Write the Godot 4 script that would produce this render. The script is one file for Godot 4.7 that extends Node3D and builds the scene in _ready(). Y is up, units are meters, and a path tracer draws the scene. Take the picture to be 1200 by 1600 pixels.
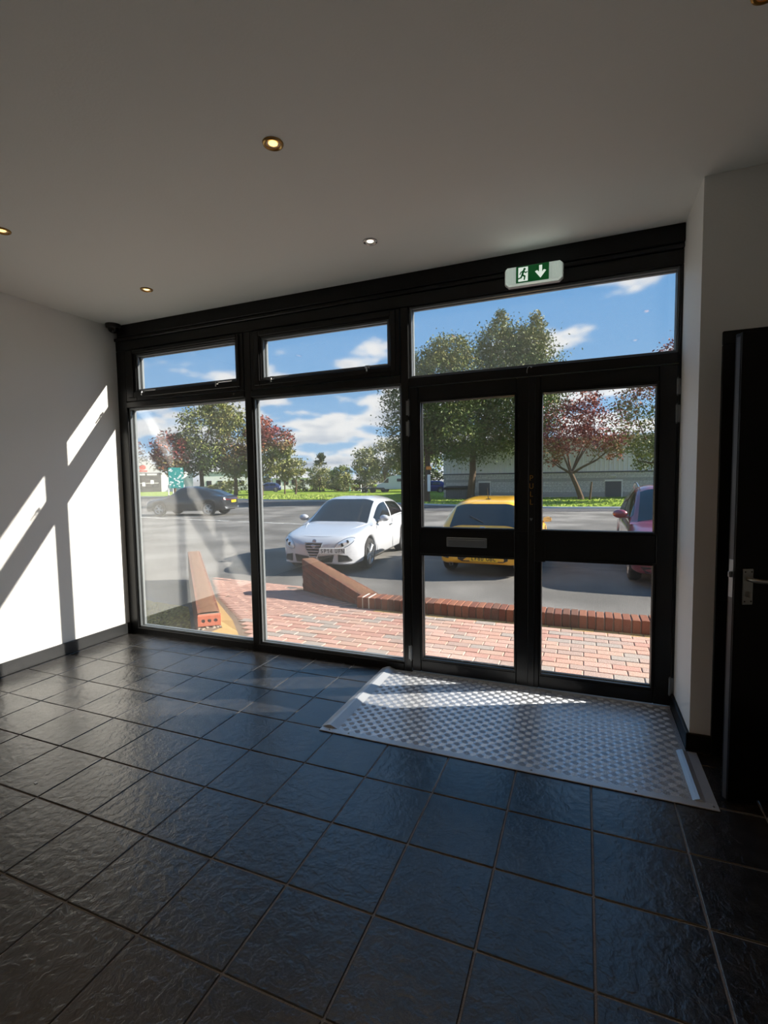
extends Node3D

# ---------------------------------------------------------------- mesh builder
class Shape:
	var v := PackedVector3Array()
	var n := PackedVector3Array()
	var c := PackedColorArray()
	var tint := Color.WHITE
	var coloured := false

	func tri(a: Vector3, b: Vector3, d: Vector3) -> void:
		var m := (b - a).cross(d - a).normalized()
		v.append(a); v.append(d); v.append(b)
		n.append(m); n.append(m); n.append(m)
		if coloured:
			c.append(tint); c.append(tint); c.append(tint)

	func quad(a: Vector3, b: Vector3, d: Vector3, e: Vector3) -> void:
		tri(a, b, d)
		tri(a, d, e)

	func smooth(a: Vector3, b: Vector3, d: Vector3, na: Vector3, nb: Vector3, nd: Vector3) -> void:
		v.append(a); v.append(d); v.append(b)
		n.append(na); n.append(nd); n.append(nb)
		if coloured:
			c.append(tint); c.append(tint); c.append(tint)

	func box(lo: Vector3, hi: Vector3, at := Transform3D()) -> void:
		slab((lo + hi) / 2.0, hi - lo, 0.0, at)

	func slab(mid: Vector3, size: Vector3, bevel: float, at := Transform3D()) -> void:
		var h := size / 2.0
		if bevel <= 0.0:
			var p := []
			for i in 8:
				p.append(at * (mid + Vector3(h.x if i & 1 else -h.x, h.y if i & 2 else -h.y, h.z if i & 4 else -h.z)))
			quad(p[4], p[5], p[7], p[6]); quad(p[1], p[0], p[2], p[3]); quad(p[5], p[1], p[3], p[7])
			quad(p[0], p[4], p[6], p[2]); quad(p[6], p[7], p[3], p[2]); quad(p[0], p[1], p[5], p[4])
			return
		var b := minf(bevel, minf(h.x, minf(h.y, h.z)) * 0.98)
		# three points at each corner: on the x, y and z face
		var q := []
		for i in 8:
			var s := Vector3(1 if i & 1 else -1, 1 if i & 2 else -1, 1 if i & 4 else -1)
			q.append([at * (mid + s * Vector3(h.x, h.y - b, h.z - b)), at * (mid + s * Vector3(h.x - b, h.y, h.z - b)), at * (mid + s * Vector3(h.x - b, h.y - b, h.z))])
		quad(q[4][2], q[5][2], q[7][2], q[6][2]); quad(q[1][2], q[0][2], q[2][2], q[3][2])
		quad(q[5][0], q[1][0], q[3][0], q[7][0]); quad(q[0][0], q[4][0], q[6][0], q[2][0])
		quad(q[6][1], q[7][1], q[3][1], q[2][1]); quad(q[0][1], q[1][1], q[5][1], q[4][1])
		for e in [[0, 1, 1, 2], [2, 3, 1, 2], [4, 5, 1, 2], [6, 7, 1, 2], [0, 2, 0, 2], [1, 3, 0, 2], [4, 6, 0, 2], [5, 7, 0, 2], [0, 4, 0, 1], [1, 5, 0, 1], [2, 6, 0, 1], [3, 7, 0, 1]]:
			var a: Vector3 = q[e[0]][e[2]]
			var bb: Vector3 = q[e[1]][e[2]]
			var cc: Vector3 = q[e[1]][e[3]]
			var dd: Vector3 = q[e[0]][e[3]]
			if (bb - a).cross(cc - a).dot(a + cc - 2.0 * (at * mid)) > 0.0:
				quad(a, bb, cc, dd)
			else:
				quad(dd, cc, bb, a)
		for i in 8:
			var a: Vector3 = q[i][0]
			if (q[i][1] - a).cross(q[i][2] - a).dot(a - at * mid) > 0.0:
				tri(a, q[i][1], q[i][2])
			else:
				tri(a, q[i][2], q[i][1])

	# rows of points -> smooth surface; wrap joins the last column to the first
	func grid(rows: Array, wrap := false, flip := false) -> void:
		var r := rows.size()
		var k: int = rows[0].size()
		var nn := []
		for i in r:
			var line := PackedVector3Array()
			for j in k:
				var du: Vector3 = rows[mini(i + 1, r - 1)][j] - rows[maxi(i - 1, 0)][j]
				var j1 := (j + 1) % k if wrap else mini(j + 1, k - 1)
				var j0 := (j + k - 1) % k if wrap else maxi(j - 1, 0)
				var m := du.cross(rows[i][j1] - rows[i][j0])
				if m.length_squared() < 1e-16:
					var i2 := mini(i + 2, r - 1)
					var i3 := maxi(i - 2, 0)
					m = (rows[i2][j] - rows[i3][j]).cross(rows[(i + 1) if i == 0 else (i - 1)][j1] - rows[(i + 1) if i == 0 else (i - 1)][j0])
				if m.length_squared() < 1e-18:
					m = Vector3.UP
				m = m.normalized()
				line.append(-m if flip else m)
			nn.append(line)
		for i in r - 1:
			for j in (k if wrap else k - 1):
				var j1 := (j + 1) % k
				var a: Vector3 = rows[i][j]
				var b: Vector3 = rows[i + 1][j]
				var d: Vector3 = rows[i + 1][j1]
				var e: Vector3 = rows[i][j1]
				if flip:
					smooth(a, e, d, nn[i][j], nn[i][j1], nn[i + 1][j1])
					smooth(a, d, b, nn[i][j], nn[i + 1][j1], nn[i + 1][j])
				else:
					smooth(a, b, d, nn[i][j], nn[i + 1][j], nn[i + 1][j1])
					smooth(a, d, e, nn[i][j], nn[i + 1][j1], nn[i][j1])

	func tube(path: Array, radii: Array, seg := 6, caps := true) -> void:
		var rows := []
		var side := Vector3.ZERO
		for i in path.size():
			var d: Vector3 = (path[mini(i + 1, path.size() - 1)] - path[maxi(i - 1, 0)]).normalized()
			if side == Vector3.ZERO:
				side = d.cross(Vector3.RIGHT if absf(d.x) < 0.8 else Vector3.UP).normalized()
			side = (side - d * side.dot(d)).normalized()
			var up := d.cross(side)
			var line := []
			for j in seg:
				var a := TAU * j / seg
				line.append(path[i] + (side * cos(a) + up * sin(a)) * radii[i])
			rows.append(line)
		grid(rows, true, true)
		if caps:
			for w in [0, path.size() - 1]:
				for j in seg:
					if w == 0:
						tri(path[w], rows[w][(j + 1) % seg], rows[w][j])
					else:
						tri(path[w], rows[w][j], rows[w][(j + 1) % seg])

	# profile of (radius, height) turned about the y axis of the transform
	func lathe(profile: Array, seg: int, at := Transform3D()) -> void:
		var rows := []
		for p in profile:
			var line := []
			for j in seg:
				var a := TAU * j / seg
				line.append(at * Vector3(cos(a) * p.x, p.y, sin(a) * p.x))
			rows.append(line)
		for i in rows.size() - 1:
			var two := [rows[i], rows[i + 1]]
			if (profile[i] - profile[i + 1]).length() > 1e-5:
				grid(two, true, false)

	# a flat outline in the xy plane of the transform, made solid towards -z
	func plate(outline: PackedVector2Array, thick: float, at := Transform3D()) -> void:
		var o := outline
		if Geometry2D.is_polygon_clockwise(o):
			o = o.duplicate()
			o.reverse()
		var t := Geometry2D.triangulate_polygon(o)
		for i in range(0, t.size(), 3):
			var a := o[t[i]]
			var b := o[t[i + 1]]
			var d := o[t[i + 2]]
			if (b - a).cross(d - a) < 0.0:
				var s := b
				b = d
				d = s
			tri(at * Vector3(a.x, a.y, 0), at * Vector3(b.x, b.y, 0), at * Vector3(d.x, d.y, 0))
			if thick > 0.0:
				tri(at * Vector3(a.x, a.y, -thick), at * Vector3(d.x, d.y, -thick), at * Vector3(b.x, b.y, -thick))
		if thick > 0.0:
			for i in o.size():
				var a := o[i]
				var b := o[(i + 1) % o.size()]
				quad(at * Vector3(a.x, a.y, 0), at * Vector3(a.x, a.y, -thick), at * Vector3(b.x, b.y, -thick), at * Vector3(b.x, b.y, 0))

	func done() -> ArrayMesh:
		var a := []
		a.resize(Mesh.ARRAY_MAX)
		a[Mesh.ARRAY_VERTEX] = v
		a[Mesh.ARRAY_NORMAL] = n
		if coloured:
			a[Mesh.ARRAY_COLOR] = c
		var m := ArrayMesh.new()
		m.add_surface_from_arrays(Mesh.PRIMITIVE_TRIANGLES, a)
		return m

# ---------------------------------------------------------------- node helpers
var taken := {}
var M := {}
var rng := RandomNumberGenerator.new()

func numbered(called: String) -> String:
	if not taken.has(called):
		taken[called] = 0
		return called
	taken[called] += 1
	return "%s_%03d" % [called, taken[called]]

func obj(called: String, mesh: Mesh, m: Material, parent: Node = null) -> MeshInstance3D:
	var o := MeshInstance3D.new()
	o.mesh = mesh
	o.material_override = m
	if parent == null:
		o.name = numbered(called)
		add_child(o)
	else:
		o.name = called
		parent.add_child(o, true)
	return o

func base(called: String, label: String, category: String, at := Vector3.ZERO, turn := 0.0, group := "") -> Node3D:
	var o := Node3D.new()
	o.name = numbered(called)
	add_child(o)
	o.position = at
	o.rotation.y = turn
	tag(o, label, category, group)
	return o

func tag(o: Node, label: String, category := "", group := "", kind := "") -> Node:
	o.set_meta("label", label)
	if category:
		o.set_meta("category", category)
	if group:
		o.set_meta("group", group)
	if kind:
		o.set_meta("kind", kind)
	return o

func setting(called: String, label: String, category: String) -> Node3D:
	var o := base(called, label, category)
	o.set_meta("kind", "structure")
	return o

func bx(lo: Vector3, hi: Vector3, bevel := 0.0) -> ArrayMesh:
	var s := Shape.new()
	s.slab((lo + hi) / 2.0, hi - lo, bevel)
	return s.done()

func paint(colour: Color, rough := 0.7, metal := 0.0, spec := 0.5) -> StandardMaterial3D:
	var m := StandardMaterial3D.new()
	m.albedo_color = colour
	m.roughness = rough
	m.metallic = metal
	m.metallic_specular = spec
	return m

func noise(kind: int, freq: float, octaves := 4, seed := 1, ridged := false) -> FastNoiseLite:
	var f := FastNoiseLite.new()
	f.noise_type = kind
	f.seed = seed
	f.frequency = freq
	f.fractal_type = FastNoiseLite.FRACTAL_RIDGED if ridged else FastNoiseLite.FRACTAL_FBM
	f.fractal_octaves = octaves
	return f

# a grey picture of noise between two tones, as an albedo multiplier
func tones(f: FastNoiseLite, size: int, low: Color, high: Color, contrast := 1.0) -> ImageTexture:
	var im := f.get_seamless_image(size, size)
	im.convert(Image.FORMAT_L8)
	var d := im.get_data()
	var out := PackedByteArray()
	out.resize(d.size() * 3)
	for i in d.size():
		var t := clampf((d[i] / 255.0 - 0.5) * contrast + 0.5, 0.0, 1.0)
		var k := low.lerp(high, t)
		out[i * 3] = int(k.r * 255.0)
		out[i * 3 + 1] = int(k.g * 255.0)
		out[i * 3 + 2] = int(k.b * 255.0)
	return ImageTexture.create_from_image(Image.create_from_data(size, size, false, Image.FORMAT_RGB8, out))

func relief(f: FastNoiseLite, size: int, strength: float) -> ImageTexture:
	var im := f.get_seamless_image(size, size)
	im.convert(Image.FORMAT_RGBA8)
	im.bump_map_to_normal_map(strength)
	return ImageTexture.create_from_image(im)

func wrap3(m: StandardMaterial3D, scale: float, world := true, offset := Vector3.ZERO) -> StandardMaterial3D:
	m.uv1_triplanar = true
	m.uv1_world_triplanar = world
	m.uv1_scale = Vector3.ONE * scale
	m.uv1_offset = offset
	return m

func bumpy(m: StandardMaterial3D, t: Texture2D, amount := 1.0) -> StandardMaterial3D:
	m.normal_enabled = true
	m.normal_texture = t
	m.normal_scale = amount
	return m

func lettering(words: String, height: float, font: String = "Droid Sans", bold := false, thick := 0.002) -> TextMesh:
	var t := TextMesh.new()
	var f := SystemFont.new()
	f.font_names = PackedStringArray([font])
	f.font_weight = 700 if bold else 400
	t.font = f
	t.text = words
	t.font_size = 64
	t.pixel_size = height / 46.0
	t.depth = thick
	return t

# ================================================================= the scene
const TILE := 0.333
const FRAME_Z := -2.28      # room side of the shopfront frame
const LEFT_X := -2.364
const RIGHT_X := 2.135
const CEIL_Y := 2.83
const PARK_Y := -0.45       # car park
const LAND_Y := -0.02       # paved landing at the door
const EYE := Vector3(1.620, 1.419, 1.043)

func _ready() -> void:
	rng.seed = 20240
	# ---- camera
	var cam := Camera3D.new()
	cam.name = "camera"
	add_child(cam)
	cam.position = EYE
	cam.rotation = Vector3(deg_to_rad(-3.88988), deg_to_rad(22.19837), deg_to_rad(-0.90095))
	cam.fov = 92.44413
	cam.near = 0.05
	cam.far = 800.0
	cam.current = true
	# ---- sky and exposure
	var env := Environment.new()
	env.background_mode = Environment.BG_SKY
	var sky := Sky.new()
	sky.sky_material = cloudy_sky()
	env.sky = sky
	env.background_energy_multiplier = 1.0
	env.tonemap_mode = Environment.TONE_MAPPER_LINEAR
	env.tonemap_exposure = 2.15
	env.sdfgi_enabled = true
	env.ssao_enabled = true
	env.ssil_enabled = true
	var we := WorldEnvironment.new()
	we.name = "world"
	we.environment = env
	add_child(we)
	# ---- sun: low, from the right, beyond the shopfront
	var sun := DirectionalLight3D.new()
	sun.name = "sun"
	add_child(sun)
	sun.look_at_from_position(Vector3.ZERO, Vector3(-0.805, -0.475, 0.355), Vector3.UP)
	sun.light_energy = 2.5
	sun.light_color = Color(1.0, 0.97, 0.92)
	sun.light_angular_distance = 0.53
	sun.shadow_enabled = true
	sun.sky_mode = DirectionalLight3D.SKY_MODE_LIGHT_ONLY

	materials()
	room()
	shopfront()
	entrance_plate()
	grounds()
	paving()
	brick_walls()
	far_building()
	cars()
	trees()
	far_things()
	fittings()

func cloudy_sky() -> PanoramaSkyMaterial:
	var w := 2048
	var h := 1024
	var shape := noise(FastNoiseLite.TYPE_SIMPLEX_SMOOTH, 1.25, 6, 1)
	shape.fractal_gain = 0.53
	var d := PackedFloat32Array()
	d.resize(w * h * 3)
	var zen := Vector3(0.070, 0.205, 0.41)
	var low := Vector3(0.24, 0.36, 0.48)
	var lit := Vector3(0.52, 0.52, 0.515)
	var dim := Vector3(0.24, 0.28, 0.34)
	for y in h:
		var el := PI / 2.0 - (y + 0.5) / h * PI
		var sy := sin(el)
		var cy := cos(el)
		if sy < 0.0:
			for x in w:
				var o := (y * w + x) * 3
				d[o] = 0.30; d[o + 1] = 0.31; d[o + 2] = 0.32
			continue
		var air := zen.lerp(low, pow(1.0 - sy, 4.5))
		var amount := smoothstep(0.50, 0.02, sy) * 0.46 - 0.235   # more cloud is seen edge-on near the horizon
		for x in w:
			var a := (x + 0.5) / w * TAU
			var p := Vector3(sin(a) * cy, 0.0, -cos(a) * cy) / (sy + 0.16)
			p.y = sy * 3.2
			var k := shape.get_noise_3dv(p)
			var cover := smoothstep(0.02, 0.24, k + amount - 0.02)
			var c := air
			if cover > 0.0:
				var under := clampf((k + amount - 0.20) * 1.5 + shape.get_noise_3dv(p + Vector3(-0.25, 0.30, 0.1)) * 0.9, 0.0, 1.0)
				c = air.lerp(lit.lerp(dim, under), cover * 0.95)
			var o := (y * w + x) * 3
			d[o] = c.x; d[o + 1] = c.y; d[o + 2] = c.z
	var m := PanoramaSkyMaterial.new()
	m.panorama = ImageTexture.create_from_image(Image.create_from_data(w, h, false, Image.FORMAT_RGBF, d.to_byte_array()))
	return m

func materials() -> void:
	var grain := noise(FastNoiseLite.TYPE_SIMPLEX, 0.02, 5, 3)
	var fine := noise(FastNoiseLite.TYPE_VALUE, 0.35, 3, 5)
	var plaster := relief(noise(FastNoiseLite.TYPE_SIMPLEX, 0.05, 4, 8), 512, 1.2)
	M.wall = bumpy(wrap3(paint(Color(0.945, 0.945, 0.93), 0.6, 0.0, 0.4), 2.2), plaster, 0.25)
	M.ceiling = bumpy(wrap3(paint(Color(0.94, 0.95, 0.93), 0.85, 0.0, 0.3), 2.2), plaster, 0.2)
	M.black_paint = bumpy(wrap3(paint(Color(0.045, 0.048, 0.052), 0.38, 0.0, 0.45), 1.6), plaster, 0.10)
	M.black_wood = bumpy(wrap3(paint(Color(0.045, 0.046, 0.05), 0.5, 0.0, 0.4), 3.0), plaster, 0.5)
	M.black_door = bumpy(wrap3(paint(Color(0.02, 0.02, 0.022), 0.32, 0.0, 0.3), 1.1), plaster, 0.10)
	M.skirting = bumpy(wrap3(paint(Color(0.14, 0.145, 0.15), 0.42, 0.0, 0.5), 3.0), plaster, 0.5)
	M.bead = paint(Color(0.42, 0.44, 0.45), 0.35, 0.2)
	M.gasket = paint(Color(0.03, 0.03, 0.03), 0.8)
	M.grout = wrap3(paint(Color(0.64, 0.65, 0.66), 0.7), 6.0)
	M.grout.albedo_texture = tones(fine, 256, Color(0.6, 0.6, 0.6), Color(1, 1, 1))
	# riven slate-look ceramic, several cuts of the same relief
	var rip := noise(FastNoiseLite.TYPE_SIMPLEX_SMOOTH, 0.017, 5, 21)
	rip.fractal_gain = 0.55
	rip.domain_warp_enabled = true
	rip.domain_warp_amplitude = 60.0
	rip.domain_warp_frequency = 0.008
	var riven := relief(rip, 1024, 6.0)
	var slate := tones(grain, 512, Color(0.72, 0.73, 0.76), Color(1, 1, 1), 1.5)
	for i in 8:
		var m := bumpy(wrap3(paint(Color(0.185, 0.178, 0.17), 0.27, 0.0, 0.74), 0.95, false, Vector3(0.37 * i, 0.21 * i, 0.53 * i)), riven, 0.33)
		m.albedo_texture = slate
		M["tile%d" % i] = m
	var scratched := noise(FastNoiseLite.TYPE_SIMPLEX, 0.06, 4, 31)
	M.plate = bumpy(wrap3(paint(Color(0.86, 0.875, 0.90), 0.32, 0.6), 3.0), relief(scratched, 512, 2.0), 0.3)
	M.plate.albedo_texture = tones(scratched, 512, Color(0.78, 0.78, 0.78), Color(1, 1, 1), 1.4)
	M.alu = bumpy(wrap3(paint(Color(0.74, 0.75, 0.76), 0.40, 0.45), 5.0), relief(scratched, 256, 2.0), 0.35)
	M.chrome = paint(Color(0.75, 0.75, 0.75), 0.22, 1.0)
	M.steel = paint(Color(0.55, 0.56, 0.57), 0.4, 0.9)
	M.steel_dark = paint(Color(0.30, 0.30, 0.31), 0.4, 0.6)
	M.satin = paint(Color(0.62, 0.62, 0.60), 0.35, 0.8)
	M.brass_rim = paint(Color(0.62, 0.50, 0.30), 0.3, 0.9)
	M.worn_paint = paint(Color(0.80, 0.80, 0.78), 0.8)
	M.pale_mortar = paint(Color(0.80, 0.77, 0.72), 0.9)
	M.teal = paint(Color(0.10, 0.52, 0.50), 0.5)
	M.orange = paint(Color(0.85, 0.50, 0.12), 0.5)
	M.orange_red = paint(Color(0.80, 0.22, 0.14), 0.5)
	M.gold = paint(Color(0.72, 0.52, 0.22), 0.4, 0.5)
	var g := StandardMaterial3D.new()
	g.transparency = BaseMaterial3D.TRANSPARENCY_ALPHA
	g.albedo_color = Color(0.93, 0.96, 0.95, 0.04)
	g.roughness = 0.0
	g.metallic_specular = 0.7
	M.glass = g
	# outdoors
	var speck := noise(FastNoiseLite.TYPE_CELLULAR, 0.22, 2, 41)
	M.asphalt = bumpy(wrap3(paint(Color(0.68, 0.67, 0.65), 0.9, 0.0, 0.3), 0.42), relief(speck, 1024, 3.0), 0.45)
	M.asphalt.albedo_texture = tones(speck, 1024, Color(0.48, 0.47, 0.46), Color(1, 1, 1), 2.2)
	M.asphalt.detail_enabled = true
	M.asphalt.detail_blend_mode = BaseMaterial3D.BLEND_MODE_MUL
	M.asphalt.detail_albedo = tones(noise(FastNoiseLite.TYPE_SIMPLEX, 0.012, 5, 43), 512, Color(0.72, 0.72, 0.72), Color(1, 1, 1), 1.6)
	M.asphalt.detail_uv_layer = BaseMaterial3D.DETAIL_UV_2
	M.asphalt.uv2_triplanar = true
	M.asphalt.uv2_world_triplanar = true
	M.asphalt.uv2_scale = Vector3.ONE * 0.045
	M.new_asphalt = bumpy(wrap3(paint(Color(0.36, 0.36, 0.37), 0.9, 0.0, 0.3), 0.4), relief(speck, 512, 3.0), 0.6)
	M.new_asphalt.albedo_texture = tones(grain, 512, Color(0.7, 0.7, 0.7), Color(1, 1, 1), 1.3)
	M.lawn = bumpy(wrap3(paint(Color(0.62, 0.70, 0.30), 0.95, 0.0, 0.2), 0.30), relief(fine, 512, 6.0), 1.0)
	M.lawn.albedo_texture = tones(noise(FastNoiseLite.TYPE_SIMPLEX, 0.03, 5, 47), 512, Color(0.60, 0.66, 0.55), Color(1, 1, 0.9), 1.6)
	M.soil = bumpy(wrap3(paint(Color(0.66, 0.62, 0.40), 0.95, 0.0, 0.2), 1.3), relief(noise(FastNoiseLite.TYPE_SIMPLEX, 0.04, 5, 53), 512, 8.0), 1.0)
	M.soil.albedo_texture = tones(noise(FastNoiseLite.TYPE_SIMPLEX, 0.025, 5, 51), 512, Color(0.55, 0.48, 0.40), Color(1, 1, 0.85), 2.0)
	var clay := tones(noise(FastNoiseLite.TYPE_SIMPLEX, 0.08, 4, 61), 512, Color(0.74, 0.72, 0.70), Color(1, 1, 1), 1.5)
	var rough := relief(noise(FastNoiseLite.TYPE_SIMPLEX, 0.12, 3, 62), 512, 4.0)
	var pave := [Color(0.78, 0.63, 0.57), Color(0.75, 0.59, 0.54), Color(0.80, 0.66, 0.61), Color(0.71, 0.62, 0.58), Color(0.68, 0.64, 0.61), Color(0.77, 0.65, 0.59)]
	for i in pave.size():
		var m := bumpy(wrap3(paint(pave[i], 0.85, 0.0, 0.35), 1.7), rough, 0.5)
		m.albedo_texture = clay
		M["paver%d" % i] = m
	M.buff = bumpy(wrap3(paint(Color(0.80, 0.67, 0.45), 0.9, 0.0, 0.3), 1.7), rough, 0.5)
	M.buff.albedo_texture = clay
	M.joint_sand = wrap3(paint(Color(0.46, 0.40, 0.35), 0.95, 0.0, 0.2), 3.0)
	var wallc := [Color(0.55, 0.36, 0.29), Color(0.50, 0.33, 0.28), Color(0.59, 0.40, 0.32), Color(0.47, 0.34, 0.29)]
	for i in wallc.size():
		var m := bumpy(wrap3(paint(wallc[i], 0.88, 0.0, 0.3), 2.6), rough, 0.7)
		m.albedo_texture = clay
		M["brick%d" % i] = m
	M.new_brick = bumpy(wrap3(paint(Color(0.74, 0.42, 0.32), 0.85, 0.0, 0.3), 2.6), rough, 0.4)
	M.mortar = bumpy(wrap3(paint(Color(0.55, 0.50, 0.45), 0.95, 0.0, 0.2), 3.0), rough, 0.8)
	var lich := noise(FastNoiseLite.TYPE_CELLULAR, 0.05, 4, 71)
	M.coping = bumpy(wrap3(paint(Color(0.74, 0.58, 0.47), 0.92, 0.0, 0.25), 4.2), rough, 1.0)
	M.coping.albedo_texture = tones(lich, 512, Color(0.40, 0.32, 0.27), Color(1, 1, 1), 3.2)
	M.block = bumpy(wrap3(paint(Color(0.88, 0.88, 0.87), 0.9, 0.0, 0.25), 0.7), rough, 0.5)
	M.block.albedo_texture = tones(grain, 512, Color(0.78, 0.78, 0.78), Color(1, 1, 1), 1.5)
	M.block_dark = wrap3(paint(Color(0.66, 0.66, 0.66), 0.9, 0.0, 0.25), 0.7)
	M.cladding = paint(Color(0.86, 0.87, 0.88), 0.5, 0.0)
	M.grey_door = paint(Color(0.30, 0.32, 0.36), 0.5)
	M.white = paint(Color(0.86, 0.86, 0.85), 0.5)
	M.bark = bumpy(wrap3(paint(Color(0.36, 0.30, 0.25), 0.95, 0.0, 0.2), 1.2), relief(noise(FastNoiseLite.TYPE_SIMPLEX, 0.06, 4, 81), 512, 8.0), 1.0)
	var leaf := paint(Color.WHITE, 0.65, 0.0, 0.35)
	leaf.vertex_color_use_as_albedo = true
	leaf.backlight_enabled = true
	leaf.backlight = Color(0.30, 0.34, 0.12)
	M.leaf = leaf
	M.tyre = paint(Color(0.10, 0.10, 0.105), 0.85)
	M.rim = paint(Color(0.74, 0.75, 0.76), 0.3, 0.8)
	M.car_glass = paint(Color(0.05, 0.058, 0.062), 0.03, 0.0, 0.6)
	M.dark_plastic = paint(Color(0.08, 0.08, 0.085), 0.55)
	M.lens = paint(Color(0.80, 0.82, 0.84), 0.06, 0.55, 0.7)
	M.tail_red = paint(Color(0.62, 0.05, 0.05), 0.12, 0.0, 0.6)
	M.plate_white = paint(Color(0.86, 0.86, 0.84), 0.4)
	M.plate_yellow = paint(Color(0.92, 0.74, 0.10), 0.4)
	M.ink = paint(Color(0.03, 0.03, 0.03), 0.5)

func room() -> void:
	var back := 2.4
	var right := 3.45
	# ---- walls, ceiling
	var w := setting("wall_left", "white plastered side wall crossed by bright window-shaped sun patches", "wall")
	obj("plaster", bx(Vector3(LEFT_X - 0.28, -0.5, FRAME_Z - 0.09), Vector3(LEFT_X, CEIL_Y, back + 0.2)), M.wall, w)
	w = setting("wall_back", "white plastered wall facing the shopfront", "wall")
	obj("plaster", bx(Vector3(LEFT_X, 0, back), Vector3(right, CEIL_Y, back + 0.2)), M.wall, w)
	w = setting("wall_right", "white plastered side wall past the black internal door", "wall")
	obj("plaster", bx(Vector3(right, 0, -2.5), Vector3(right + 0.2, CEIL_Y, back + 0.2)), M.wall, w)
	w = setting("wall_front", "white pier with a narrow lit return beside the entrance doors", "wall")
	obj("pier", bx(Vector3(RIGHT_X, -0.45, FRAME_Z - 0.09), Vector3(2.262, CEIL_Y, -1.80)), M.wall, w)
	obj("lintel", bx(Vector3(2.262, 2.06, -2.0), Vector3(3.14, CEIL_Y, -1.80)), M.wall, w)
	obj("pier", bx(Vector3(3.14, 0, -2.0), Vector3(right, CEIL_Y, -1.80)), M.wall, w)
	obj("cupboard_wall", bx(Vector3(2.262, -0.45, FRAME_Z - 0.09), Vector3(right, CEIL_Y, -2.25)), M.wall, w)
	obj("outer_wall", bx(Vector3(right + 0.2, -0.45, FRAME_Z - 0.09), Vector3(9.0, 3.9, FRAME_Z + 0.1)), M.brick1, w)
	obj("outer_wall", bx(Vector3(-9.0, -0.5, FRAME_Z - 0.09), Vector3(LEFT_X - 0.28, 3.9, FRAME_Z + 0.1)), M.brick1, w)
	obj("upper_wall", bx(Vector3(LEFT_X - 0.28, CEIL_Y + 0.02, FRAME_Z - 0.09), Vector3(right, 3.9, FRAME_Z + 0.1)), M.brick1, w)
	w = setting("ceiling", "plain white plasterboard ceiling with recessed spotlights", "ceiling")
	obj("plasterboard", bx(Vector3(LEFT_X - 0.28, CEIL_Y, FRAME_Z - 0.02), Vector3(right + 0.2, CEIL_Y + 0.25, back + 0.2)), M.ceiling, w)
	# ---- skirting
	w = setting("baseboard_left", "dark grey skirting board along the sunlit side wall", "skirting")
	obj("board", bx(Vector3(LEFT_X, 0.0, FRAME_Z), Vector3(LEFT_X + 0.018, 0.10, back), 0.004), M.skirting, w)
	w = setting("baseboard_right", "black skirting board around the white pier", "skirting")
	obj("board", bx(Vector3(RIGHT_X - 0.016, 0.006, FRAME_Z), Vector3(RIGHT_X, 0.095, -1.784), 0.004), M.black_wood, w)
	obj("board", bx(Vector3(RIGHT_X - 0.016, 0.006, -1.80), Vector3(2.24, 0.095, -1.784), 0.004), M.black_wood, w)
	# ---- floor: grout bed and ceramic tiles
	var f := setting("floor", "black riven slate-look floor tiles with pale grout lines", "floor")
	obj("grout", bx(Vector3(LEFT_X, -0.12, FRAME_Z - 0.10), Vector3(right, -0.0045, back)), M.grout, f)
	var gap := 0.0065
	var cut := {}
	var rest := Shape.new()
	for r in range(-13, 7):
		for k in range(-8, 11):
			var x0 := maxf(k * TILE + gap / 2, LEFT_X + 0.002)
			var x1 := minf((k + 1) * TILE - gap / 2, right - 0.002)
			var z1 := minf(-r * TILE - gap / 2, back - 0.002)
			var z0 := maxf(-(r + 1) * TILE + gap / 2, FRAME_Z - 0.02)
			if x1 - x0 < 0.01 or z1 - z0 < 0.01:
				continue
			if x0 >= 2.262 and z1 < -1.80:
				z0 = maxf(z0, -2.25)
			if x0 > 3.2 or r < -1 or (r < 0 and k > 5):
				rest.slab(Vector3((x0 + x1) / 2, -0.004, (z0 + z1) / 2), Vector3(x1 - x0, 0.008, z1 - z0), 0.0025)
				continue
			var key := "%.3f %.3f" % [x1 - x0, z1 - z0]
			if not cut.has(key):
				var s := Shape.new()
				s.slab(Vector3(0, -0.004, 0), Vector3(x1 - x0, 0.008, z1 - z0), 0.0025)
				cut[key] = s.done()
			var t := obj("tile", cut[key], M["tile%d" % rng.randi_range(0, 7)], f)
			t.position = Vector3((x0 + x1) / 2, rng.randf_range(-0.0006, 0.0004), (z0 + z1) / 2)
			t.rotation = Vector3(rng.randf_range(-0.0012, 0.0012), 0, rng.randf_range(-0.0012, 0.0012))
	obj("tile_field", rest.done(), M.tile0, f).set_meta("kind", "stuff")

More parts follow.
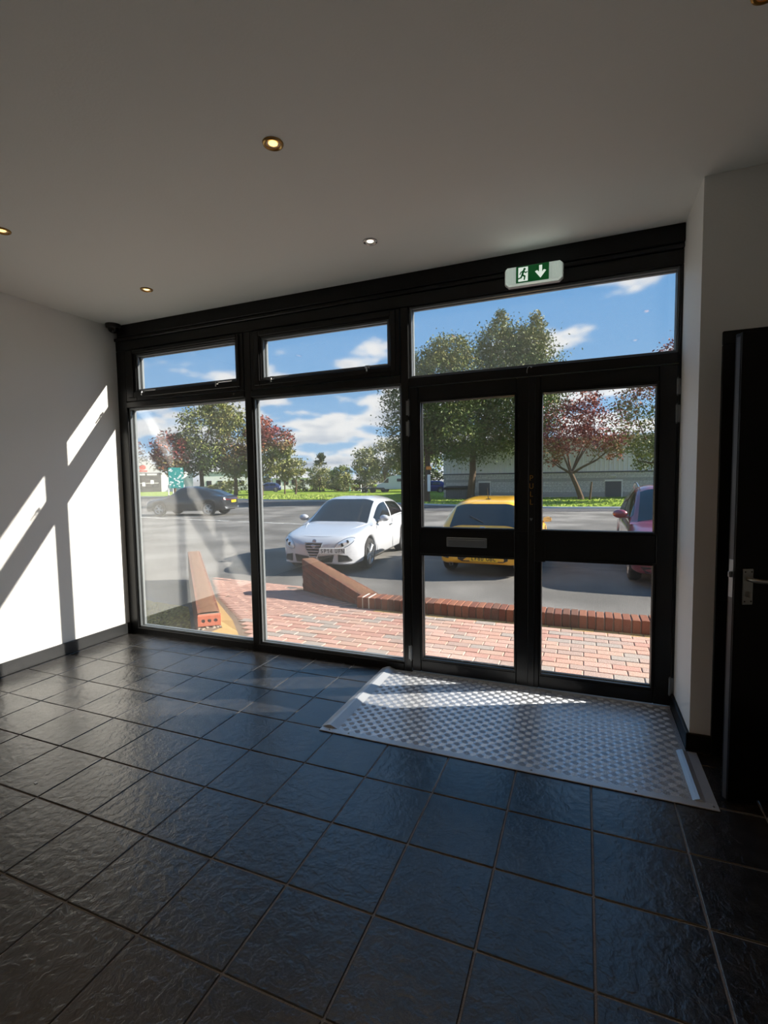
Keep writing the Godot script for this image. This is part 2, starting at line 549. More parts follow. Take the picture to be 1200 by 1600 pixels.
# a glazed light: pane, four beads; rect as x0, x1, y0, y1 of the visible glass
func glaze(parent: Node, x0: float, x1: float, y0: float, y1: float, z: float, bead := 0.016, mbead: Material = null) -> void:
	var p := obj("pane", bx(Vector3(x0 - 0.008, y0 - 0.008, z - 0.003), Vector3(x1 + 0.008, y1 + 0.008, z + 0.003)), M.glass, parent)
	tag(p, "clear window glass")
	if mbead == null:
		obj("pane", bx(Vector3(x0 - 0.008, y0 - 0.008, z - 0.020), Vector3(x1 + 0.008, y1 + 0.008, z - 0.014)), M.glass, parent)
	var m: Material = mbead if mbead else M.bead
	var d := 0.022
	for b in [[x0 - bead, x0, y0 - bead, y1 + bead], [x1, x1 + bead, y0 - bead, y1 + bead], [x0, x1, y0 - bead, y0], [x0, x1, y1, y1 + bead]]:
		obj("bead", bx(Vector3(b[0], b[2], z + 0.004), Vector3(b[1], b[3], z + 0.004 + d), 0.002), m, parent)
		obj("bead", bx(Vector3(b[0], b[2], z - 0.021 - d), Vector3(b[1], b[3], z - 0.021), 0.002), m, parent)

# four members around an opening
func surround(parent: Node, called: Array, X0: float, X1: float, Y0: float, Y1: float, x0: float, x1: float, y0: float, y1: float, z0: float, z1: float, m: Material, bev := 0.004) -> void:
	obj(called[0], bx(Vector3(X0, Y0, z0), Vector3(x0, Y1, z1), bev), m, parent)
	obj(called[0], bx(Vector3(x1, Y0, z0), Vector3(X1, Y1, z1), bev), m, parent)
	obj(called[1], bx(Vector3(x0 - 0.001, Y0, z0 + 0.0005), Vector3(x1 + 0.001, y0, z1 - 0.0005), bev), m, parent)
	obj(called[2], bx(Vector3(x0 - 0.001, y1, z0 + 0.0005), Vector3(x1 + 0.001, Y1, z1 - 0.0005), bev), m, parent)

func hinge(parent: Node, x: float, y: float, long := 0.10) -> void:
	var s := Shape.new()
	s.tube([Vector3(x, y - long / 2, FRAME_Z + 0.010), Vector3(x, y + long / 2, FRAME_Z + 0.010)], [0.007, 0.007], 10)
	for i in [-0.5, 0.5]:
		s.lathe([Vector2(0.0, -0.006), Vector2(0.006, 0), Vector2(0.0, 0.006)], 8, Transform3D(Basis(), Vector3(x, y + i * long + i * 0.01, FRAME_Z + 0.010)))
	s.box(Vector3(x - 0.022, y - long / 2, FRAME_Z), Vector3(x + 0.022, y + long / 2, FRAME_Z + 0.003))
	tag(obj("hinge", s.done(), M.steel, parent), "worn steel hinge")

func shopfront() -> void:
	var z1 := FRAME_Z
	var z0 := FRAME_Z - 0.095
	var B: Material = M.black_paint
	# ---- fixed frame
	var f := setting("trim_1", "black painted shopfront frame of posts, transom, sill and head", "window frame")
	obj("fascia_board", bx(Vector3(LEFT_X + 0.06, 2.728, z1 - 0.02), Vector3(RIGHT_X, CEIL_Y, z1 + 0.03), 0.004), M.black_wood, f)
	obj("fascia_moulding", bx(Vector3(LEFT_X, 2.700, z1 - 0.02), Vector3(RIGHT_X, 2.727, z1 + 0.016), 0.005), B, f)
	obj("head", bx(Vector3(LEFT_X, 2.612, z0), Vector3(RIGHT_X, CEIL_Y, z1 - 0.021), 0.0), B, f)
	obj("head_rail", bx(Vector3(LEFT_X, 2.615, z1 - 0.021), Vector3(RIGHT_X, 2.699, z1), 0.004), B, f)
	obj("jamb", bx(Vector3(LEFT_X, 0, z0), Vector3(-2.256, 2.612, z1), 0.004), B, f)
	obj("jamb", bx(Vector3(2.121, 0, z0), Vector3(RIGHT_X, 2.612, z1), 0.002), B, f)
	obj("mullion", bx(Vector3(-0.942, 0, z0), Vector3(-0.876, 2.612, z1), 0.004), B, f)
	obj("mullion", bx(Vector3(0.408, 0, z0), Vector3(0.468, 2.612, z1), 0.004), B, f)
	obj("transom", bx(Vector3(-2.256, 2.098, z0), Vector3(-0.942, 2.150, z1 + 0.006), 0.004), B, f)
	obj("transom", bx(Vector3(-0.876, 2.092, z0), Vector3(0.408, 2.146, z1 + 0.006), 0.004), B, f)
	obj("transom", bx(Vector3(0.468, 2.060, z0), Vector3(2.121, 2.122, z1 + 0.006), 0.004), B, f)
	obj("sill", bx(Vector3(LEFT_X, -0.02, z0 - 0.03), Vector3(-0.942, 0.056, z1), 0.004), B, f)
	obj("sill", bx(Vector3(-0.942, -0.02, z0 - 0.03), Vector3(0.408, 0.056, z1), 0.004), B, f)
	obj("threshold", bx(Vector3(0.468, -0.06, z0 - 0.03), Vector3(2.121, 0.006, z1), 0.003), M.alu, f)
	# ---- left bay
	var w := setting("window_1", "tall shop window beside the white wall, catching the wall's reflection", "window")
	glaze(w, -2.240, -0.958, 0.072, 2.082, z1 - 0.045)
	var s := base("fanlight", "black top-hung fanlight nearest the white side wall", "window", Vector3.ZERO)
	s.set_meta("kind", "structure")
	surround(s, ["sash_stile", "sash_rail", "sash_rail"], -2.252, -0.946, 2.154, 2.610, -2.125, -1.018, 2.242, 2.560, z1 - 0.075, z1 + 0.004, B)
	surround(s, ["sash_lip", "sash_lip", "sash_lip"], -2.212, -0.978, 2.184, 2.600, -2.150, -1.006, 2.232, 2.572, z1 + 0.0045, z1 + 0.016, B)
	glaze(s, -2.109, -1.034, 2.258, 2.545, z1 - 0.035)
	stay(s, -2.03, 2.232)
	stay(s, -1.20, 2.236)
	# ---- middle bay
	w = setting("window_2", "tall shop window looking over the brick path and white car", "window")
	glaze(w, -0.860, 0.392, 0.072, 2.076, z1 - 0.045)
	s = base("fanlight", "black top-hung fanlight over the middle shop window", "window", Vector3.ZERO)
	s.set_meta("kind", "structure")
	surround(s, ["sash_stile", "sash_rail", "sash_rail"], -0.872, 0.404, 2.150, 2.610, -0.772, 0.321, 2.226, 2.551, z1 - 0.075, z1 + 0.004, B)
	surround(s, ["sash_lip", "sash_lip", "sash_lip"], -0.836, 0.376, 2.178, 2.600, -0.784, 0.335, 2.216, 2.562, z1 + 0.0045, z1 + 0.016, B)
	glaze(s, -0.756, 0.305, 2.242, 2.535, z1 - 0.035)
	stay(s, -0.66, 2.226)
	stay(s, 0.16, 2.228)
	# ---- light over the doors
	w = setting("window_3", "wide fixed window over the black double doors", "window")
	glaze(w, 0.486, 2.105, 2.139, 2.598, z1 - 0.045)
	# ---- doors
	var d := setting("door_1", "black glazed entrance door with letter plate and PULL lettering", "door")
	door_leaf(d, 0.472, 1.303, 0.552, 1.195, z1)
	hinge(d, 0.468, 1.915)
	hinge(d, 0.466, 1.770)
	hinge(d, 0.466, 0.145)
	var lp := obj("letter_plate", bx(Vector3(0.735, 0.938, z1 - 0.002), Vector3(1.014, 1.004, z1 + 0.008), 0.003), M.steel, d)
	tag(lp, "satin steel letter plate")
	obj("letter_flap", bx(Vector3(0.748, 0.946, z1 + 0.008), Vector3(1.001, 0.990, z1 + 0.012), 0.002), M.steel, lp)
	var yy := 1.408
	for ch in ["P", "U", "L", "L"]:
		var t := obj("letter", lettering(ch, 0.034), M.gold, d)
		t.position = Vector3(1.304, yy, z1 + 0.015)
		yy -= 0.052
	var mark := Shape.new()
	mark.plate(PackedVector2Array([Vector2(-0.008, 0.010), Vector2(-0.002, 0.006), Vector2(0.002, 0.006), Vector2(0.008, 0.010), Vector2(0.008, 0.0), Vector2(0, -0.012), Vector2(-0.008, 0.0)]), 0.001, Transform3D(Basis(), Vector3(1.304, 1.140, z1 + 0.0152)))
	obj("door_mark", mark.done(), M.steel, d)
	d = setting("door_2", "black glazed entrance door beside the white pier", "door")
	door_leaf(d, 1.307, 2.119, 1.369, 2.010, z1)
	hinge(d, 2.117, 1.925, 0.09)
	hinge(d, 2.115, 1.770, 0.10)
	hinge(d, 2.112, 0.140, 0.10)
	obj("meeting_strip", bx(Vector3(1.284, 0.02, z1 + 0.0045), Vector3(1.326, 2.055, z1 + 0.014), 0.003), B, d)
	for r in [[1.196, 1.283, 0.872, 1.058], [1.327, 1.392, 0.862, 1.062]]:
		obj("lock_cover", bx(Vector3(r[0], r[2], z1 + 0.004), Vector3(r[1], r[3], z1 + 0.012), 0.003), M.black_wood, d)
	var hook := Shape.new()
	var arc := []
	var rad := []
	for i in 9:
		var a := -0.4 + i * 0.35
		arc.append(Vector3(1.275 + 0.014 - 0.016 * cos(a), 2.094 + 0.030 * sin(a) - 0.004, z1 + 0.012))
		rad.append(0.0025)
	hook.tube(arc, rad, 6)
	tag(obj("door_catch", hook.done(), M.chrome), "small chrome wire catch on the transom over the doors", "catch")

func stay(parent: Node, x: float, y: float) -> void:
	var s := Shape.new()
	var z := FRAME_Z + 0.018
	s.slab(Vector3(x + 0.07, y, z + 0.006), Vector3(0.17, 0.011, 0.008), 0.002)
	s.slab(Vector3(x, y - 0.004, z + 0.004), Vector3(0.038, 0.026, 0.012), 0.004)
	s.tube([Vector3(x, y, z + 0.004), Vector3(x + 0.004, y - 0.014, z + 0.024), Vector3(x + 0.006, y - 0.040, z + 0.026)], [0.007, 0.006, 0.007], 8)
	tag(obj("stay", s.done(), M.chrome, parent), "chrome casement stay")

func door_leaf(d: Node, X0: float, X1: float, x0: float, x1: float, z1: float) -> void:
	var B: Material = M.black_paint
	var za := z1 - 0.048
	var e := 0.014
	for st in [[X0, x0 - e], [x1 + e, X1]]:
		obj("stile", bx(Vector3(st[0], 0.016, za), Vector3(st[1], 2.056, z1 + 0.004), 0.004), B, d)
	for ra in [[0.016, 0.115 - e], [0.868 + e, 1.070 - e], [1.947 + e, 2.056]]:
		obj("rail", bx(Vector3(x0 - e, ra[0], za + 0.001), Vector3(x1 + e, ra[1], z1 + 0.003), 0.004), B, d)
	glaze(d, x0, x1, 1.070, 1.947, z1 - 0.020, e, B)
	glaze(d, x0, x1, 0.115, 0.868, z1 - 0.020, e, B)

func entrance_plate() -> void:
	var t := base("chequer_plate", "aluminium chequer plate mat in front of the double doors", "floor plate", Vector3(1.25, 0.0, -1.78))
	var at := Vector3(-1.25, 0, 1.78)
	obj("sheet", bx(Vector3(0.335, 0.0005, FRAME_Z + 0.002) + at, Vector3(2.075, 0.004, -1.335) + at), M.plate, t)
	obj("sheet", bx(Vector3(2.075, 0.0005, FRAME_Z + 0.002) + at, Vector3(2.118, 0.004, -1.765) + at), M.plate, t)
	obj("edging", bx(Vector3(0.243, 0.0005, -1.345) + at, Vector3(2.165, 0.006, -1.303) + at, 0.0015), M.alu, t)
	obj("edging", bx(Vector3(2.122, 0.0005, -1.775) + at, Vector3(2.165, 0.005, -1.346) + at, 0.0015), M.alu, t)
	# folded angle trims
	for e in [[0.233, 0.272, 0.292, 0.340, FRAME_Z + 0.004, 0.022], [2.066, 2.088, 2.100, 2.124, -1.765, 0.016]]:
		var s := Shape.new()
		var rows := []
		for z in [e[4], -1.346]:
			rows.append([Vector3(e[0], 0.0008, z) + at, Vector3(e[1], e[5] - 0.004, z) + at, Vector3(e[2], e[5], z) + at, Vector3(e[3], 0.0045, z) + at])
		for j in 3:
			s.quad(rows[1][j], rows[1][j + 1], rows[0][j + 1], rows[0][j])
		s.quad(rows[1][0], rows[1][3], rows[1][2], rows[1][1])
		s.quad(rows[0][1], rows[0][2], rows[0][3], rows[0][0])
		tag(obj("angle_trim", s.done(), M.alu, t), "folded bright aluminium edge")
	# five-bar tread
	var s := Shape.new()
	var p := 0.0345
	var i := 0
	var v := FRAME_Z + 0.02
	var row := 0
	while v < -1.355:
		var u := 0.352
		var col := 0
		while u < (2.105 if v < -1.785 else 2.058):
			var turn := PI / 4.0 if (row + col) % 2 == 0 else -PI / 4.0
			var dir := Vector3(cos(turn), 0, sin(turn))
			var off := Vector3(-dir.z, 0, dir.x)
			for b in 5:
				var m := Vector3(u, 0.004, v) + at + off * (b - 2) * 0.0068
				var h := dir * (0.0155 - absf(b - 2) * 0.001)
				var q := off * 0.0019
				var top := Vector3(0, 0.0016, 0)
				s.quad(m - h * 0.86 - q * 0.4 + top, m - h * 0.86 + q * 0.4 + top, m + h * 0.86 + q * 0.4 + top, m + h * 0.86 - q * 0.4 + top)
				s.quad(m - h - q, m - h * 0.86 - q * 0.4 + top, m + h * 0.86 - q * 0.4 + top, m + h - q)
				s.quad(m + h + q, m + h * 0.86 + q * 0.4 + top, m - h * 0.86 + q * 0.4 + top, m - h + q)
				s.tri(m - h - q, m - h + q, m - h * 0.86 + top)
				s.tri(m + h + q, m + h - q, m + h * 0.86 + top)
			u += p
			col += 1
			i += 1
		v += p
		row += 1
	obj("tread", s.done(), M.plate, t).set_meta("kind", "stuff")
	for x in [0.30, 0.42, 0.9, 1.4, 1.85, 2.145]:
		var sc := Shape.new()
		sc.lathe([Vector2(0.0001, 0.0095), Vector2(0.003, 0.0095), Vector2(0.006, 0.006)], 8, Transform3D(Basis(), Vector3(x, 0, -1.324) + at))
		obj("screw", sc.done(), M.steel, t)

func poly(points: Array, y: float) -> ArrayMesh:
	var s := Shape.new()
	var o := PackedVector2Array()
	for p in points:
		o.append(Vector2(p[0], -p[1]))
	s.plate(o, 0.0, Transform3D(Basis(Vector3.RIGHT, -PI / 2), Vector3(0, y, 0)))
	return s.done()

func lawn_y(x: float, z: float) -> float:
	return PARK_Y + 0.10 + 0.05 * sin(x * 0.21) * cos(z * 0.17)

func grounds() -> void:
	var g := setting("ground", "worn grey tarmac of the car park", "car park")
	obj("tarmac", bx(Vector3(-130, PARK_Y - 0.4, -150), Vector3(90, PARK_Y, -2.37)), M.asphalt, g)
	# darker resurfaced road along the grass
	var road := setting("road", "darker strip of road tarmac along the grass verge", "road")
	obj("tarmac", poly([[-120, -64], [-60, -42.0], [-34, -33.2], [-21, -29.6], [-12, -28.2], [-6, -25.6], [1.3, -26.2], [6, -27.8], [40, -33], [60, -40], [60, -46], [38, -37], [5, -29.3], [0.2, -28.7], [-7.7, -30.9], [-17.3, -35.6], [-25, -36.6], [-60, -49], [-120, -74]], PARK_Y + 0.012), M.new_asphalt, road)
	# kerb and verge
	var edge := [Vector2(-120, -74), Vector2(-60, -49), Vector2(-25, -36.6), Vector2(-17.3, -35.6), Vector2(-7.7, -30.9), Vector2(0.2, -28.7), Vector2(5, -29.3), Vector2(38, -37), Vector2(60, -46)]
	var s := Shape.new()
	var rows := [[], [], []]
	for p in edge:
		rows[0].append(Vector3(p.x, PARK_Y, p.y))
		rows[1].append(Vector3(p.x, PARK_Y + 0.10, p.y - 0.02))
		rows[2].append(Vector3(p.x, PARK_Y + 0.10, p.y - 0.18))
	s.grid(rows, false, true)
	var kerb := setting("kerb", "low concrete kerb edging the grass verge", "kerb")
	obj("stones", s.done(), M.block_dark, kerb)
	var o := PackedVector2Array()
	for p in edge:
		o.append(Vector2(p.x, p.y - 0.17))
	o.append(Vector2(60, -140))
	o.append(Vector2(-120, -140))
	# verge surface on a grid so that it undulates
	s = Shape.new()
	for i in range(-60, 30):
		for j in range(-70, -14):
			var q := [Vector2(i * 2, j * 2), Vector2(i * 2 + 2, j * 2), Vector2(i * 2 + 2, j * 2 + 2), Vector2(i * 2, j * 2 + 2)]
			for part in Geometry2D.intersect_polygons(PackedVector2Array(q), o):
				var t := Geometry2D.triangulate_polygon(part)
				for k in range(0, t.size(), 3):
					var a: Vector2 = part[t[k]]
					var b: Vector2 = part[t[k + 1]]
					var c: Vector2 = part[t[k + 2]]
					if (b - a).cross(c - a) > 0.0:
						var w := b
						b = c
						c = w
					s.tri(Vector3(a.x, lawn_y(a.x, a.y), a.y), Vector3(b.x, lawn_y(b.x, b.y), b.y), Vector3(c.x, lawn_y(c.x, c.y), c.y))
	var lawn := setting("lawn", "sunlit green grass verge beyond the car park", "grass")
	obj("turf", s.done(), M.lawn, lawn)
	# blades along the near part of the verge
	s = Shape.new()
	s.coloured = true
	var greens := [Color(0.26, 0.34, 0.06), Color(0.32, 0.38, 0.08), Color(0.19, 0.27, 0.05), Color(0.36, 0.38, 0.12)]
	for k in 9000:
		var x := rng.randf_range(-34, 10)
		var z := rng.randf_range(-50, -28.8)
		if not Geometry2D.is_point_in_polygon(Vector2(x, z), o):
			continue
		s.tint = greens[rng.randi_range(0, 3)]
		var y := lawn_y(x, z)
		var a := rng.randf() * TAU
		var d := Vector3(cos(a), 0, sin(a)) * rng.randf_range(0.05, 0.12)
		s.tri(Vector3(x, y, z) - d, Vector3(x, y, z) + d, Vector3(x, y + rng.randf_range(0.04, 0.10), z) + d * 0.3)
	tag(obj("grass_tufts", s.done(), M.leaf, lawn), "uneven grass blades", "", "", "stuff")
	# mossy soil bed at the foot of the left window
	var bed := setting("soil_bed", "mossy soil bed below the window by the white wall", "soil")
	s = Shape.new()
	var f := noise(FastNoiseLite.TYPE_SIMPLEX, 0.9, 3, 91)
	var grid := []
	for i in 25:
		var line := []
		for j in 19:
			var x := -5.6 + i * 0.17
			var z := -4.9 + j * 0.13
			var lim := 0.70 - (x - z)        # stays on the far side of the wall
			var fall := clampf(minf((z + 4.9) * 0.9, (x + 5.6) * 0.9), 0.0, 1.0)
			var h := PARK_Y - 0.03 + fall * (0.13 + 0.10 * f.get_noise_2d(x, z))
			line.append(Vector3(x, h, z) if lim > 0.0 else Vector3(x + lim * 0.5, h, z - lim * 0.5))
		grid.append(line)
	s.grid(grid, false, true)
	obj("soil", s.done(), M.soil, bed)
	s = Shape.new()
	s.coloured = true
	for k in 1400:
		var x := rng.randf_range(-5.2, -2.4)
		var z := rng.randf_range(-4.3, -2.75)
		if x - z > 0.62 or f.get_noise_2d(x * 1.7, z * 1.7) < -0.02:
			continue
		var y := PARK_Y - 0.03 + clampf(minf((z + 4.9) * 0.9, (x + 5.6) * 0.9), 0.0, 1.0) * (0.13 + 0.10 * f.get_noise_2d(x, z))
		s.tint = [Color(0.20, 0.22, 0.06), Color(0.14, 0.17, 0.04), Color(0.24, 0.22, 0.09)][k % 3]
		var a := rng.randf() * TAU
		var d := Vector3(cos(a), 0, sin(a)) * 0.008
		s.tri(Vector3(x, y, z) - d, Vector3(x, y, z) + d, Vector3(x, y, z) + Vector3(rng.randf_range(-0.03, 0.03), rng.randf_range(0.03, 0.08), rng.randf_range(-0.03, 0.03)))
	obj("moss", s.done(), M.leaf, bed).set_meta("kind", "stuff")
	# worn white line on the tarmac
	s = Shape.new()
	for k in 26:
		var u := k / 25.0
		var p := Vector2(-26.0, -19.2).lerp(Vector2(-9.5, -16.8), u)
		if k % 7 == 5:
			continue
		s.box(Vector3(p.x - 0.33, PARK_Y, p.y - 0.05), Vector3(p.x + 0.32, PARK_Y + 0.004, p.y + 0.06 * rng.randf_range(0.4, 1.0)))
	tag(obj("road_marking", s.done(), M.worn_paint), "worn white line painted across the car park", "road marking", "", "structure")

# ---------------------------------------------------------------- brick paving
func ramp_y(x: float, z: float) -> float:
	var s := -(x + z)
	return maxf(LAND_Y - 0.1 * maxf(0.0, s - 4.7), PARK_Y + 0.004)

func paving() -> void:
	var p := setting("paving", "red block paving of the landing and ramp outside the doors", "paving")
	# bedding under the blocks, following the ramp
	var s := Shape.new()
	for i in range(-27, 32):
		for j in range(-32, -11):
			var x0 := i * 0.2
			var z0 := j * 0.2
			var xm := x0 + 0.1
			var zm := z0 + 0.1
			if not (bed_here(xm, zm)):
				continue
			var q := []
			for c in [[0, 0], [0, 1], [1, 1], [1, 0]]:
				var x: float = x0 + c[0] * 0.2
				var z: float = z0 + c[1] * 0.2
				q.append(Vector3(x, ramp_y(x, z) - 0.007, z))
			s.quad(q[0], q[1], q[2], q[3])
	obj("bedding_sand", s.done(), M.joint_sand, p)
	var fill := Shape.new()
	fill.box(Vector3(-0.82, PARK_Y, -3.86), Vector3(6.0, LAND_Y - 0.03, -2.40))
	obj("landing_base", fill.done(), M.mortar, p)
	var spots := []
	for j in range(0, 40):
		var z := -2.44 - j * 0.1
		for i in range(-30, 32):
			var x := i * 0.2 + (0.1 if j % 2 else 0.0) + 0.03
			if paver_here(x, z) and x < 5.0:
				spots.append([x, z, false])
	# buff header course along the low wall and at the foot of the ramp
	for i in range(0, 30):
		var x := -0.80 + i * 0.202
		spots.append([x, -3.812, true])
	for i in range(0, 12):
		spots.append([-4.9 + i * 0.202, -6.40 + 0.018 * i, true])
	for i in range(0, 15):
		var b := Vector2(-0.98, -4.02) + Vector2(-0.707, -0.707) * i * 0.202
		spots.append([b.x, b.y, true, PI / 4])
	spots.sort_custom(func(a, b): return Vector2(a[0] - EYE.x, a[1] - EYE.z).length() < Vector2(b[0] - EYE.x, b[1] - EYE.z).length())
	var one := Shape.new()
	one.slab(Vector3(0, -0.02, 0), Vector3(0.196, 0.04, 0.096), 0.005)
	var mesh := one.done()
	var rest := Shape.new()
	var count := 0
	for q in spots:
		var x: float = q[0]
		var z: float = q[1]
		var y := ramp_y(x, z)
		var e := 0.05
		var nx := -(ramp_y(x + e, z) - ramp_y(x - e, z)) / (2 * e)
		var nz := -(ramp_y(x, z + e) - ramp_y(x, z - e)) / (2 * e)
		var up := Vector3(nx, 1, nz).normalized()
		var turn: float = q[3] if q.size() > 3 else 0.0
		var xa := Vector3(cos(turn), 0, -sin(turn))
		xa = (xa - up * xa.dot(up)).normalized()
		var at := Transform3D(Basis(xa, up, xa.cross(up)), Vector3(x, y + rng.randf_range(-0.002, 0.002), z))
		at.basis = at.basis * Basis.from_euler(Vector3(rng.randf_range(-0.012, 0.012), rng.randf_range(-0.01, 0.01), rng.randf_range(-0.008, 0.008)))
		# seen through the glass, not hidden behind the pier
		if count < 300 and x < 2.75:
			var o := obj("paver", mesh, M.buff if q[2] else M["paver%d" % rng.randi_range(0, 5)], p)
			o.transform = at
			count += 1
		else:
			rest.slab(Vector3(0, -0.02, 0), Vector3(0.196, 0.04, 0.096), 0.005, at)
	obj("paver_field", rest.done(), M.paver0, p).set_meta("kind", "stuff")
	# buff mortar wedge along the left wall
	s = Shape.new()
	var rows := []
	for i in 14:
		var t := i / 13.0
		var a := Vector2(-1.66, -2.735).lerp(Vector2(-4.95, -6.02), t)
		var b := Vector2(-1.155, -2.40).lerp(Vector2(-4.80, -6.05), t)
		rows.append([Vector3(a.x, ramp_y(a.x, a.y) + 0.006, a.y), Vector3(b.x, ramp_y(b.x, b.y) + 0.006, b.y)])
	for i in 13:
		s.quad(rows[i][0], rows[i][1], rows[i + 1][1], rows[i + 1][0])
		s.quad(rows[i][1], rows[i][1] + Vector3(0, -0.03, 0), rows[i + 1][1] + Vector3(0, -0.03, 0), rows[i + 1][1])
	s.tri(Vector3(-1.66, LAND_Y + 0.006, -2.735), Vector3(-1.66, LAND_Y + 0.006, -2.40), Vector3(-1.155, LAND_Y + 0.006, -2.40))
	tag(obj("mortar_strip", s.done(), M.buff, p), "buff mortar haunching along the left wall")

func wedge_edge(s: float) -> float:
	# a = x - z of the buff strip's outer edge at distance s down the path
	return lerpf(1.245, 1.25, clampf((s - 3.5) / 7.0, 0.0, 1.0)) + 0.05

func bed_here(x: float, z: float) -> bool:
	var a := x - z
	var s := -(x + z)
	if z > -2.38 or z < -6.5:
		return false
	if x > -0.8:
		return z > -3.98
	return a > 0.95 and a < 3.35 and s < 11.6

func paver_here(x: float, z: float) -> bool:
	var a := x - z
	var s := -(x + z)
	if z < -6.32:
		return false
	if x > -0.85 and s < 4.65:
		return z > -3.76
	return a > wedge_edge(s) + 0.03 and a < 2.98 and s < 11.5

# ---------------------------------------------------------------- brick walls
func brick_walls() -> void:
	# low kerb wall along the landing: bricks on edge
	var k := setting("wall_low", "low red brick kerb of bricks on edge outside the doors", "low wall")
	obj("mortar_core", bx(Vector3(-0.73, PARK_Y, -4.075), Vector3(6.0, 0.088, -3.885)), M.mortar, k)
	var s := Shape.new()
	s.slab(Vector3.ZERO, Vector3(0.065, 0.125, 0.215), 0.004)
	var on_edge := s.done()
	for i in 90:
		var x := -0.70 + i * 0.075
		var b := obj("brick", on_edge, M["brick%d" % rng.randi_range(0, 3)], k)
		b.position = Vector3(x, 0.0365 + rng.randf_range(-0.003, 0.003), -3.978 + rng.randf_range(-0.003, 0.003))
		b.rotation = Vector3(0, rng.randf_range(-0.015, 0.015), rng.randf_range(-0.02, 0.02))
		if i == 0 or i == 1:
			var mj := obj("mortar_joint", bx(Vector3(x + 0.030, -0.026, -4.084), Vector3(x + 0.046, 0.0995, -3.872), 0.002), M.pale_mortar, k)
			tag(mj, "pale mortar joint")
	var outer := Shape.new()
	s = Shape.new()
	s.slab(Vector3.ZERO, Vector3(0.215, 0.065, 0.05), 0.003)
	for r in 5:
		for i in 32:
			outer.slab(Vector3(-0.65 + i * 0.225 + (0.11 if r % 2 else 0.0), -0.07 - r * 0.075, -4.066), Vector3(0.215, 0.065, 0.05), 0.003)
	obj("lower_courses", outer.done(), M.brick1, k).set_meta("kind", "stuff")
	# the two flank walls of the ramp, level-topped, at 45 degrees
	flank("wall_ramp_right", "brick ramp wall with weathered top in front of the white car", Vector3(-0.737, 0.0, -3.976), 2.86, 0.215, true)
	flank("wall_ramp_left", "brick ramp wall ending in a perforated brick near the left window", Vector3(-1.722, 0.0, -2.795), 4.87, 0.215, false)

